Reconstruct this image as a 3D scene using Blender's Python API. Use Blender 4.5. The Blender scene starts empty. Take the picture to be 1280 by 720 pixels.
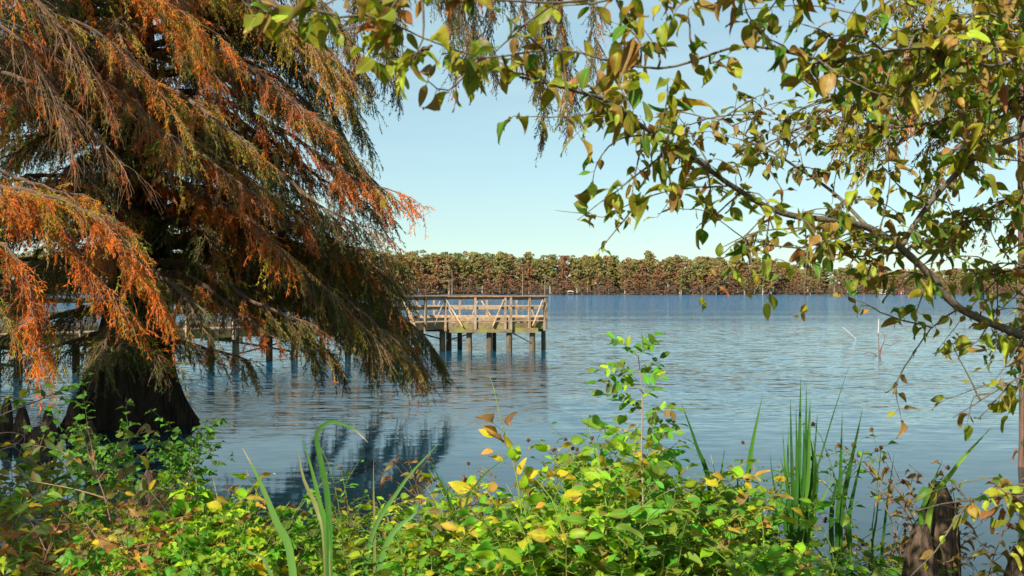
import bpy, math
import numpy as np
from mathutils import Vector

rng = np.random.default_rng(7)
SC = bpy.context.scene
COL = SC.collection
H = 2.4            # eye height above the water
F = 1280.0         # focal length in photo pixels
HY = 364.0         # horizon row of the photo

def P(px, py, Y):
    return np.array([(px-640.0)/F*Y, Y, H-(py-HY)/F*Y])

def nrm(v):
    v = np.asarray(v, float)
    n = np.linalg.norm(v, axis=-1, keepdims=True)
    return v/np.maximum(n, 1e-9)

def lerp(a, b, t): return a+(b-a)*t
def sstep(a, b, x):
    t = np.clip((np.asarray(x, float)-a)/(b-a), 0, 1)
    return t*t*(3-2*t)

# ------------------------------------------------------------------ geometry collector
class Geo:
    def __init__(s):
        s.v = []; s.f = {3: [], 4: []}; s.c = []; s.uv = []; s.n = 0; s.m = {3: [], 4: []}
    def add(s, verts, faces, col=(1, 1, 1), mi=0, uv=None):
        verts = np.asarray(verts, float).reshape(-1, 3)
        faces = np.asarray(faces, int)
        k = faces.shape[1]
        s.v.append(verts); s.f[k].append(faces+s.n)
        s.m[k].append(np.full(len(faces), mi, int))
        col = np.asarray(col, float)
        if col.ndim == 1: col = np.tile(col, (len(verts), 1))
        s.c.append(col); s.uv.append(np.tile([.5, .5, 0.], (len(verts), 1)) if uv is None else uv); s.n += len(verts)
    def build(s, name, mat, parent=None, smooth=False, loc=None):
        me = bpy.data.meshes.new(name)
        V = np.concatenate(s.v) if s.v else np.zeros((0, 3))
        C = np.concatenate(s.c) if s.c else np.zeros((0, 3))
        if loc is not None: V = V-np.asarray(loc)
        fl, tot, mi = [], [], []
        for k in (3, 4):
            if s.f[k]:
                a = np.concatenate(s.f[k]); fl.append(a.ravel()); tot.append(np.full(len(a), k, int)); mi.append(np.concatenate(s.m[k]))
        fl = np.concatenate(fl); tot = np.concatenate(tot); mi = np.concatenate(mi)
        me.vertices.add(len(V)); me.vertices.foreach_set('co', V.astype(np.float32).ravel())
        me.loops.add(len(fl)); me.loops.foreach_set('vertex_index', fl.astype(np.int32))
        me.polygons.add(len(tot))
        me.polygons.foreach_set('loop_start', np.concatenate([[0], np.cumsum(tot)[:-1]]).astype(np.int32))
        me.polygons.foreach_set('loop_total', tot.astype(np.int32))
        me.polygons.foreach_set('material_index', mi.astype(np.int32))
        me.polygons.foreach_set('use_smooth', np.full(len(tot), bool(smooth)))
        at = me.attributes.new('tint', 'FLOAT_COLOR', 'POINT')
        at.data.foreach_set('color', np.concatenate([C, np.ones((len(C), 1))], 1).astype(np.float32).ravel())
        at = me.attributes.new('leaf_uv', 'FLOAT_VECTOR', 'POINT')
        at.data.foreach_set('vector', np.concatenate(s.uv).astype(np.float32).ravel())
        me.update(calc_edges=True); me.validate()
        for m in (mat if isinstance(mat, (list, tuple)) else [mat]): me.materials.append(m)
        o = bpy.data.objects.new(name, me); COL.objects.link(o)
        if parent is not None: o.parent = parent
        return o

def tag(o, label=None, cat=None, group=None, kind=None):
    if label: o['label'] = label
    if cat: o['category'] = cat
    if group: o['group'] = group
    if kind: o['kind'] = kind
    return o

def empty(name, loc=(0, 0, 0), rz=0.0):
    o = bpy.data.objects.new(name, None); COL.objects.link(o)
    o.location = loc; o.rotation_euler = (0, 0, rz); o.empty_display_size = 0.1
    return o

def copy_tree(o, parent=None):
    c = o.copy(); COL.objects.link(c)
    if parent is not None: c.parent = parent
    for ch in list(o.children): copy_tree(ch, c)
    return c

# ------------------------------------------------------------------ shapes
def spline(pts, step):
    """Catmull-Rom resample of control points to about `step` spacing."""
    p = np.asarray(pts, float)
    q = np.vstack([2*p[0]-p[1], p, 2*p[-1]-p[-2]])
    out = []
    for i in range(1, len(q)-2):
        a, b, c, d = q[i-1], q[i], q[i+1], q[i+2]
        n = max(2, int(np.linalg.norm(c-b)/step))
        t = np.linspace(0, 1, n, endpoint=False)[:, None]
        out.append(0.5*((2*b)+(-a+c)*t+(2*a-5*b+4*c-d)*t**2+(-a+3*b-3*c+d)*t**3))
    out.append(p[-1:])
    return np.vstack(out)

def tangents(p):
    return nrm(np.gradient(p, axis=0))

def tube(g, pts, rad, sides=5, col=(1, 1, 1), mi=0, wob=0.0, cap=True):
    p = np.asarray(pts, float); n = len(p)
    r = np.broadcast_to(np.asarray(rad, float), (n,)) if np.ndim(rad) <= 1 and np.size(rad) in (1, n) else np.interp(np.linspace(0, 1, n), np.linspace(0, 1, len(rad)), rad)
    t = tangents(p)
    ref = np.array([0.3, 0.9, 0.31]) if abs(t[0][1]) < 0.8 else np.array([1.0, 0.1, 0.2])
    a = nrm(np.cross(t, ref)); b = np.cross(t, a)
    th = np.linspace(0, 2*np.pi, sides, endpoint=False)
    rr = r[:, None]*(1+wob*rng.standard_normal((n, sides))) if wob else np.repeat(r[:, None], sides, 1)
    V = p[:, None, :]+rr[..., None]*(np.cos(th)[None, :, None]*a[:, None, :]+np.sin(th)[None, :, None]*b[:, None, :])
    i = np.arange(n-1)[:, None]*sides; j = np.arange(sides)[None, :]; j2 = (j+1) % sides
    f = np.stack([i+j, i+j2, i+sides+j2, i+sides+j], -1).reshape(-1, 4)
    g.add(V.reshape(-1, 3), f, col, mi)
    if cap and sides >= 5:
        for row, rev in ((0, True), (n-1, False)):
            vv = np.vstack([V[row], p[row]])
            ff = np.array([[k, (k+1) % sides, sides] for k in range(sides)])
            g.add(vv, ff[:, ::-1] if rev else ff, col, mi)

def box(g, c, size, rz=0.0, col=(1, 1, 1), bev=0.0, mi=0):
    sx, sy, sz = [k/2 for k in size]
    c = np.asarray(c, float)
    R = np.array([[math.cos(rz), -math.sin(rz), 0], [math.sin(rz), math.cos(rz), 0], [0, 0, 1]])
    v = np.array([[x, y, z] for z in (-sz, sz) for (x, y) in ((-sx, -sy), (sx, -sy), (sx, sy), (-sx, sy))])
    f = [[3, 2, 1, 0], [4, 5, 6, 7], [0, 1, 5, 4], [1, 2, 6, 5], [2, 3, 7, 6], [3, 0, 4, 7]]
    g.add(v@R.T+c, f, col, mi)

def bar(g, a, b, w, h, up=(0, 0, 1), col=(1, 1, 1), mi=0):
    """rectangular timber from a to b, w across, h along `up`."""
    a = np.asarray(a, float); b = np.asarray(b, float); t = nrm(b-a)
    s = nrm(np.cross(t, np.asarray(up, float))); u = np.cross(s, t)
    o = [(-w/2, -h/2), (w/2, -h/2), (w/2, h/2), (-w/2, h/2)]
    v = np.array([a+s*x+u*y for x, y in o]+[b+s*x+u*y for x, y in o])
    f = [[3, 2, 1, 0], [4, 5, 6, 7], [0, 1, 5, 4], [1, 2, 6, 5], [2, 3, 7, 6], [3, 0, 4, 7]]
    g.add(v, f, col, mi)

# leaf templates: rows of (u along, half width), three verts a row
def leaf_tpl(rows, fold=0.22, sag=0.18, wave=0.0):
    v, f = [], []
    for k, (u, hw) in enumerate(rows):
        w = -sag*u*u
        z = wave*math.sin(7*u+1)
        v += [(u, -hw, w+fold*hw+z), (u, 0, w), (u, hw, w+fold*hw-z)]
        if k:
            a = 3*(k-1); b = 3*k
            f += [[a, a+1, b+1, b], [a+1, a+2, b+2, b+1]]
    return np.array(v), np.array(f)
def outline(pts, n):
    u = np.linspace(0, 1, n); x = [q[0] for q in pts]; y = [q[1] for q in pts]
    w = np.interp(u, x, y); k = np.convolve(np.pad(w, 1, mode='edge'), [.25, .5, .25], 'valid'); k[0], k[-1] = y[0], y[-1]
    return list(zip(u, k))
OVATE = leaf_tpl(outline([(0, .03), (.08, .28), (.28, .48), (.52, .48), (.76, .31), (.91, .11), (1, 0.005)], 12), .15, .2, .05)
ELLIP = leaf_tpl([(0, .02), (.18, .34), (.5, .5), (.82, .34), (1, .02)], .25, .15)
LANCE = leaf_tpl([(0, .03), (.25, .42), (.55, .45), (.8, .25), (1, .0)], .3, .25, .04)
LOBED = leaf_tpl([(0, .05), (.12, .45), (.28, .5), (.38, .3), (.5, .42), (.62, .34), (.7, .18), (.85, .14), (1, 0)], .3, .2, .07)
CURL = leaf_tpl([(0, .03), (.2, .3), (.45, .42), (.7, .33), (.88, .2), (1, .02)], .9, .6, .12)
NEEDLE = (np.array([(0, 0, 0), (.45, -.5, .0), (1, 0, -.12), (.45, .5, .0)]), np.array([[0, 1, 2, 3]]))

def leaves(g, tpl, base, d, up, L, W, col, curl=1.0):
    """place a leaf template at every base point (vectorised)."""
    base = np.asarray(base, float); d = nrm(d); n = len(base)
    s = nrm(np.cross(d, up)); u = np.cross(s, d)
    tv, tf = tpl; m = len(tv)
    L = np.broadcast_to(L, (n,)); W = np.broadcast_to(W, (n,)); curl = np.broadcast_to(curl, (n,))
    V = (base[:, None, :]+d[:, None, :]*(tv[None, :, 0:1]*L[:, None, None])
         + s[:, None, :]*(tv[None, :, 1:2]*W[:, None, None])
         + u[:, None, :]*(tv[None, :, 2:3]*(L*curl)[:, None, None]))
    Fc = (tf[None]+(np.arange(n)*m)[:, None, None]).reshape(-1, tf.shape[1])
    C = np.repeat(np.asarray(col, float).reshape(n, 3), m, 0)
    hw = max(1e-6, np.abs(tv[:, 1]).max())
    U = np.stack([tv[:, 0], tv[:, 1]/hw, tv[:, 0]*0], 1)
    U = np.tile(U, (n, 1)); U[:, 2] = np.repeat(rng.random(n), m)
    g.add(V.reshape(-1, 3), Fc, C, 0, U)

def pick(pal, n, jit=0.16):
    """n colours out of a weighted palette with hue and value jitter."""
    w = np.array([q[0] for q in pal], float); w /= w.sum()
    c = np.array([q[1] for q in pal])[rng.choice(len(pal), n, p=w)]
    return np.clip(c*(1+jit*rng.standard_normal((n, 1)))*(1+0.5*jit*rng.standard_normal((n, 3))), 0.004, 0.8)

def rvec(n, s=1.0): return rng.standard_normal((n, 3))*s

# ------------------------------------------------------------------ materials
def new_mat(name):
    m = bpy.data.materials.new(name); m.use_nodes = True
    nt = m.node_tree; nt.nodes.clear()
    return m, nt, (lambda t, **kw: mk(nt, t, **kw))
def mk(nt, t, **kw):
    n = nt.nodes.new(t)
    for k, v in kw.items():
        if k == 'inp':
            for a, b in v.items(): n.inputs[a].default_value = b
        else: setattr(n, k, v)
    return n

def ramp(nt, stops):
    r = nt.nodes.new('ShaderNodeValToRGB'); e = r.color_ramp.elements
    while len(e) > 1: e.remove(e[-1])
    e[0].position = stops[0][0]; e[0].color = (*stops[0][1], 1)
    for p_, c_ in stops[1:]:
        k = e.new(p_); k.color = (*c_, 1)
    return r

def leaf_mat(name, transl=0.35, rough=0.5, spot=(0.16, 0.09, 0.03), spot_amt=0.5, scale=38.0, gain=1.0, tgain=1.3, vein=False):
    m, nt, N = new_mat(name); L = nt.links
    out = N('ShaderNodeOutputMaterial')
    at = N('ShaderNodeAttribute', attribute_name='tint')
    geo = N('ShaderNodeNewGeometry')
    no = N('ShaderNodeTexNoise', inp={'Scale': scale, 'Detail': 3.0, 'Roughness': 0.6})
    L.new(geo.outputs['Position'], no.inputs['Vector'])
    rp = ramp(nt, [(0.52, (0, 0, 0)), (0.68, (spot_amt,)*3)]); L.new(no.outputs['Fac'], rp.inputs['Fac'])
    mx = N('ShaderNodeMix', data_type='RGBA'); mx.inputs[7].default_value = (*spot, 1)
    L.new(rp.outputs['Color'], mx.inputs[0]); L.new(at.outputs['Color'], mx.inputs[6])
    col = mx.outputs[2]
    uva = N('ShaderNodeAttribute', attribute_name='leaf_uv'); us = N('ShaderNodeSeparateXYZ'); L.new(uva.outputs['Vector'], us.inputs[0])
    av = N('ShaderNodeMath', operation='ABSOLUTE'); L.new(us.outputs['Y'], av.inputs[0])
    vn = N('ShaderNodeMath', operation='MULTIPLY_ADD', inp={1: -.42}); L.new(av.outputs[0], vn.inputs[0]); L.new(us.outputs['X'], vn.inputs[2])
    vs = N('ShaderNodeMath', operation='MULTIPLY', inp={1: 50.0}); L.new(vn.outputs[0], vs.inputs[0])
    vw = N('ShaderNodeMath', operation='SINE'); L.new(vs.outputs[0], vw.inputs[0])
    vr = ramp(nt, [(.80, (0, 0, 0)), (1.0, (.14,)*3)]); L.new(vw.outputs[0], vr.inputs['Fac'])
    mrb = ramp(nt, [(.03, (.3,)*3), (.10, (0, 0, 0))]); L.new(av.outputs[0], mrb.inputs['Fac'])
    vmx = N('ShaderNodeMath', operation='MAXIMUM'); L.new(vr.outputs['Color'], vmx.inputs[0]); L.new(mrb.outputs['Color'], vmx.inputs[1])
    if vein:
        m2 = N('ShaderNodeMix', data_type='RGBA', blend_type='SCREEN'); m2.inputs[7].default_value = (.34, .32, .12, 1)
        L.new(vmx.outputs[0], m2.inputs[0]); L.new(col, m2.inputs[6]); col = m2.outputs[2]
        mg_ = N('ShaderNodeMath', operation='MULTIPLY_ADD', inp={1: 1.3}); L.new(no.outputs['Fac'], mg_.inputs[0]); L.new(av.outputs[0], mg_.inputs[2])
        ux = N('ShaderNodeMath', operation='MULTIPLY_ADD', inp={1: .35}); L.new(us.outputs['X'], ux.inputs[0]); L.new(mg_.outputs[0], ux.inputs[2])
        rz = N('ShaderNodeMath', operation='MULTIPLY_ADD', inp={1: .9}); L.new(us.outputs['Z'], rz.inputs[0]); L.new(ux.outputs[0], rz.inputs[2])
        er = ramp(nt, [(.0, (0, 0, 0)), (1.0, (.8,)*3)])
        mp_ = N('ShaderNodeMapRange', inp={1: 1.75, 2: 2.5}); L.new(rz.outputs[0], mp_.inputs[0]); L.new(mp_.outputs[0], er.inputs['Fac'])
        m3 = N('ShaderNodeMix', data_type='RGBA'); m3.inputs[7].default_value = (*[k*1.15 for k in spot], 1)
        L.new(er.outputs['Color'], m3.inputs[0]); L.new(col, m3.inputs[6]); col = m3.outputs[2]
    if gain != 1.0:
        mg = N('ShaderNodeMix', data_type='RGBA', blend_type='MULTIPLY'); mg.inputs[0].default_value = 1; mg.inputs[7].default_value = (gain, gain, gain, 1)
        L.new(col, mg.inputs[6]); col = mg.outputs[2]
    bs = N('ShaderNodeBsdfPrincipled', inp={'Roughness': rough, 'Specular IOR Level': 0.14})
    tr = N('ShaderNodeBsdfTranslucent')
    mt = N('ShaderNodeMix', data_type='RGBA', blend_type='MULTIPLY'); mt.inputs[0].default_value = 1; mt.inputs[7].default_value = (tgain*1.15, tgain*1.1, tgain*.5, 1)
    L.new(col, mt.inputs[6]); L.new(mt.outputs[2], tr.inputs['Color'])
    L.new(col, bs.inputs['Base Color'])
    ms = N('ShaderNodeMixShader', inp={0: transl}); L.new(bs.outputs[0], ms.inputs[1]); L.new(tr.outputs[0], ms.inputs[2])
    L.new(ms.outputs[0], out.inputs['Surface'])
    return m

def bark_mat(name, c1, c2, scale=(14, 14, 2.5), bump=0.6, rough=0.9, moss=None):
    m, nt, N = new_mat(name); L = nt.links
    out = N('ShaderNodeOutputMaterial'); bs = N('ShaderNodeBsdfPrincipled', inp={'Roughness': rough, 'Specular IOR Level': 0.15})
    tc = N('ShaderNodeNewGeometry'); mp = N('ShaderNodeMapping'); mp.inputs['Scale'].default_value = scale
    L.new(tc.outputs['Position'], mp.inputs['Vector'])
    no = N('ShaderNodeTexNoise', inp={'Scale': 1.0, 'Detail': 6.0, 'Roughness': 0.65, 'Distortion': 0.6}); L.new(mp.outputs[0], no.inputs['Vector'])
    rp = ramp(nt, [(0.3, c1), (0.7, c2)]); L.new(no.outputs['Fac'], rp.inputs['Fac'])
    col = rp.outputs['Color']
    at = N('ShaderNodeAttribute', attribute_name='tint')
    mm = N('ShaderNodeMix', data_type='RGBA', blend_type='MULTIPLY'); mm.inputs[0].default_value = 1
    L.new(col, mm.inputs[6]); L.new(at.outputs['Color'], mm.inputs[7]); col = mm.outputs[2]
    if moss:
        n2 = N('ShaderNodeTexNoise', inp={'Scale': moss[1], 'Detail': 4.0}); L.new(tc.outputs['Position'], n2.inputs['Vector'])
        r2 = ramp(nt, [(0.48, (0, 0, 0)), (0.62, (moss[2],)*3)]); L.new(n2.outputs['Fac'], r2.inputs['Fac'])
        mx = N('ShaderNodeMix', data_type='RGBA'); mx.inputs[7].default_value = (*moss[0], 1)
        L.new(r2.outputs['Color'], mx.inputs[0]); L.new(col, mx.inputs[6]); col = mx.outputs[2]
    L.new(col, bs.inputs['Base Color'])
    bu = N('ShaderNodeBump', inp={'Strength': bump, 'Distance': 0.03}); L.new(no.outputs['Fac'], bu.inputs['Height']); L.new(bu.outputs[0], bs.inputs['Normal'])
    L.new(bs.outputs[0], out.inputs['Surface'])
    return m

M = {}
M['needles'] = leaf_mat('cypress_needles', 0.3, 0.6, (0.10, 0.05, 0.02), 0.5, 6.0)
M['leaf'] = leaf_mat('broad_leaf', 0.36, 0.40, (0.22, 0.10, 0.03), 0.75, 48.0, vein=True)
M['weed'] = leaf_mat('weed_leaf', 0.40, 0.45, (0.20, 0.13, 0.03), 0.4, 45.0, vein=True)
M['blade'] = leaf_mat('blade_leaf', 0.28, 0.40, (0.20, 0.15, 0.05), 0.25, 30.0)
M['far_leaf'] = leaf_mat('far_foliage', 0.15, 0.8, (0.05, 0.04, 0.015), 0.4, 0.35)
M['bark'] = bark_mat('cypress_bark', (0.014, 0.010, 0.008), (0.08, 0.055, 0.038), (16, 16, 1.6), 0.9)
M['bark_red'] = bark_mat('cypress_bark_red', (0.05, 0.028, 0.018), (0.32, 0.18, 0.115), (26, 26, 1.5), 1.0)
M['twig'] = bark_mat('twig_bark', (0.10, 0.062, 0.042), (0.22, 0.14, 0.09), (40, 40, 40), 0.2)
M['limb'] = bark_mat('limb_bark', (0.07, 0.052, 0.038), (0.21, 0.165, 0.12), (45, 45, 45), 0.5, moss=((0.11, 0.10, 0.05), 9.0, 0.5))
M['stem'] = bark_mat('plant_stem', (0.6, 0.6, 0.6), (1, 1, 1), (60, 60, 20), 0.1, 0.6)
M['knee'] = bark_mat('knee_bark', (0.016, 0.011, 0.008), (0.17, 0.11, 0.07), (30, 30, 4), 1.0)
M['far_trunk'] = bark_mat('far_trunk', (0.22, 0.17, 0.13), (0.42, 0.35, 0.28), (2, 2, .4), 0.2)
M['wood'] = bark_mat('pier_timber', (0.15, 0.10, 0.06), (0.50, 0.34, 0.205), (7, 7, 7), 0.25, 0.8, moss=((0.30, 0.26, 0.21), 1.7, 0.75))
M['mossy'] = bark_mat('mossy_timber', (0.10, 0.075, 0.04), (0.27, 0.20, 0.10), (6, 6, 6), 0.3, 0.85, moss=((0.20, 0.20, 0.04), 2.2, 0.85))
M['pile'] = bark_mat('pile_timber', (0.07, 0.055, 0.04), (0.24, 0.18, 0.125), (9, 9, 2), 0.5, 0.9, moss=((0.10, 0.10, 0.04), 3.0, 0.5))

def plain(name, c, rough=0.6, var=0.15):
    return bark_mat(name, tuple(k*(1-var) for k in c), tuple(min(1, k*(1+var)) for k in c), (3, 3, 3), 0.05, rough)
M['white'] = plain('white_paint', (0.42, 0.41, 0.39), 0.5, 0.05)
M['roof'] = plain('grey_roof', (0.42, 0.37, 0.31), 0.8)
M['redroof'] = plain('red_roof', (0.28, 0.10, 0.08), 0.7)
M['glass'] = plain('dark_glass', (0.04, 0.05, 0.06), 0.1)

def ground_mat():
    m, nt, N = new_mat('bank_soil'); L = nt.links
    out = N('ShaderNodeOutputMaterial'); bs = N('ShaderNodeBsdfPrincipled', inp={'Roughness': 0.95, 'Specular IOR Level': 0.1})
    g = N('ShaderNodeNewGeometry')
    n1 = N('ShaderNodeTexNoise', inp={'Scale': 9.0, 'Detail': 8.0, 'Roughness': 0.7}); L.new(g.outputs['Position'], n1.inputs['Vector'])
    r = ramp(nt, [(0.3, (0.035, 0.026, 0.016)), (0.5, (0.085, 0.062, 0.035)), (0.62, (0.075, 0.08, 0.03)), (0.75, (0.17, 0.11, 0.05))]); L.new(n1.outputs['Fac'], r.inputs['Fac'])
    bu = N('ShaderNodeBump', inp={'Strength': 0.8, 'Distance': 0.05}); L.new(n1.outputs['Fac'], bu.inputs['Height'])
    L.new(r.outputs['Color'], bs.inputs['Base Color']); L.new(bu.outputs[0], bs.inputs['Normal']); L.new(bs.outputs[0], out.inputs['Surface'])
    return m
M['ground'] = ground_mat()

def water_mat():
    m, nt, N = new_mat('lake_surface'); L = nt.links
    out = N('ShaderNodeOutputMaterial')
    bs = N('ShaderNodeBsdfPrincipled', inp={'Base Color': (0.008, 0.036, 0.055, 1), 'Roughness': 0.06, 'IOR': 1.333, 'Specular IOR Level': 0.5})
    g = N('ShaderNodeNewGeometry')
    sp = N('ShaderNodeSeparateXYZ'); L.new(g.outputs['Position'], sp.inputs[0])
    # gust pattern: where the wind roughens the lake
    mp = N('ShaderNodeMapping'); mp.inputs['Scale'].default_value = (0.008, 0.045, 1); L.new(g.outputs['Position'], mp.inputs['Vector'])
    n0 = N('ShaderNodeTexNoise', inp={'Scale': 1.0, 'Detail': 4.0, 'Roughness': 0.6}); L.new(mp.outputs[0], n0.inputs['Vector'])
    ad = N('ShaderNodeMath', operation='MULTIPLY_ADD', inp={1: 0.85, 2: -0.425}); L.new(n0.outputs['Fac'], ad.inputs[0])
    lg = N('ShaderNodeMath', operation='LOGARITHM', inp={1: 10.0}); L.new(sp.outputs['Y'], lg.inputs[0])
    sm = N('ShaderNodeMath', operation='ADD'); L.new(lg.outputs[0], sm.inputs[0]); L.new(ad.outputs[0], sm.inputs[1])
    mr = N('ShaderNodeMapRange', inp={1: 0.8, 2: 2.8}); L.new(sm.outputs[0], mr.inputs[0])
    gr = ramp(nt, [(0.0, (.03,)*3), (0.18, (.05,)*3), (0.24, (.13,)*3), (0.30, (.38,)*3), (0.36, (.36,)*3), (0.43, (.28,)*3), (0.53, (.36,)*3), (0.58, (1.1,)*3), (0.66, (2.4,)*3)])
    sl_ = N('ShaderNodeMapRange', inp={1: .45, 2: 1.6, 3: .5, 4: .12}); L.new(gr.outputs['Color'], sl_.inputs[0]); L.new(sl_.outputs[0], bs.inputs['Specular IOR Level'])
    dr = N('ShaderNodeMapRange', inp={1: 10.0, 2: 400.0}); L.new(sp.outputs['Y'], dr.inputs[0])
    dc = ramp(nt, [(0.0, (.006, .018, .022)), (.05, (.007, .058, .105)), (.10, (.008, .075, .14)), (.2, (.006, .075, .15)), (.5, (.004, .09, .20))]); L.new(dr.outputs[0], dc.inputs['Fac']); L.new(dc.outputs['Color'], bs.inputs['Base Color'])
    L.new(mr.outputs[0], gr.inputs['Fac'])
    # ripples: two scales of slope, crests running across the view
    def wav(sx, sy, det):
        k = N('ShaderNodeMapping'); k.inputs['Scale'].default_value = (sx, sy, 1); k.inputs['Rotation'].default_value = (0, 0, 0.12)
        L.new(g.outputs['Position'], k.inputs['Vector'])
        w = N('ShaderNodeTexNoise', inp={'Scale': 1.0, 'Detail': det, 'Roughness': 0.55, 'Distortion': 0.3}); L.new(k.outputs[0], w.inputs['Vector'])
        c = N('ShaderNodeVectorMath', operation='SUBTRACT'); c.inputs[1].default_value = (.5, .5, .5); L.new(w.outputs['Color'], c.inputs[0])
        return c
    w1 = wav(3.4, 15.0, 3.0); w2 = wav(1.1, 4.6, 2.0)
    ad2 = N('ShaderNodeVectorMath', operation='ADD'); L.new(w1.outputs[0], ad2.inputs[0]); L.new(w2.outputs[0], ad2.inputs[1])
    sc_ = N('ShaderNodeVectorMath', operation='SCALE'); L.new(ad2.outputs[0], sc_.inputs[0]); L.new(gr.outputs['Color'], sc_.inputs['Scale'])
    fl = N('ShaderNodeVectorMath', operation='MULTIPLY'); fl.inputs[1].default_value = (.45, 1.0, 0); L.new(sc_.outputs[0], fl.inputs[0])
    up = N('ShaderNodeVectorMath', operation='ADD'); up.inputs[1].default_value = (0, 0, 1); L.new(fl.outputs[0], up.inputs[0])
    no_ = N('ShaderNodeVectorMath', operation='NORMALIZE'); L.new(up.outputs[0], no_.inputs[0]); L.new(no_.outputs[0], bs.inputs['Normal'])
    L.new(bs.outputs[0], out.inputs['Surface'])
    return m
M['water'] = water_mat()

# ------------------------------------------------------------------ terrain + water
def shore(x):
    return 8.4+0.5*np.sin(x*0.9+1)+0.25*np.sin(x*2.3)+34*sstep(-11, -24, x)+4*sstep(9, 20, x)
def ground_z(x, y):
    x = np.asarray(x, float); y = np.asarray(y, float)
    d = shore(x)-y
    near = np.where(d > 0, 0.95*(1-np.exp(-np.maximum(d, 0)*0.21)), np.maximum(-1.8, d*0.35))
    near = near+0.02*np.sin(x*3.1)*np.cos(y*2.7)
    fs = 694+3*np.sin(x*0.02)+2*np.sin(x*0.07)
    far = np.clip((y-fs)*0.12, -1.8, 1.2)+np.clip((y-fs-30)*0.03, 0, 9)
    z = np.where(y > 300, far, near)
    side = np.clip((np.abs(x)-1500)*0.05, -1.8, 6)
    return np.maximum(z, side)

def axis(lo, hi, step, ends):
    a = list(np.arange(lo, hi+1e-6, step)); s = step
    while a[-1] < ends[1]: s *= 1.35; a.append(a[-1]+s)
    s = step
    while a[0] > ends[0]: s *= 1.35; a.insert(0, a[0]-s)
    return np.array(a)
xs = axis(-30, 30, 0.6, (-5000, 5000))
ys = np.concatenate([axis(-10, 44, 0.6, (-300, 44))[:-1] if False else axis(-10, 44, 0.6, (-300, 44)), np.arange(60, 660, 40), np.arange(680, 780, 4), [800, 850, 920, 1020, 1200, 1500, 2000, 3000, 5000, 7000]])
XX, YY = np.meshgrid(xs, ys)
g = Geo()
nx, ny = len(xs), len(ys)
i = (np.arange(ny-1)[:, None]*nx+np.arange(nx-1)[None, :]).ravel()
g.add(np.stack([XX, YY, ground_z(XX, YY)], -1).reshape(-1, 3), np.stack([i, i+1, i+nx+1, i+nx], -1))
tag(g.build('ground', M['ground'], smooth=True), kind='structure')
g = Geo()
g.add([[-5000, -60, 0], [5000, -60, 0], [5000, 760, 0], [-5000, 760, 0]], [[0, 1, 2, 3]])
tag(g.build('lake_water', M['water']), kind='structure')

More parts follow.
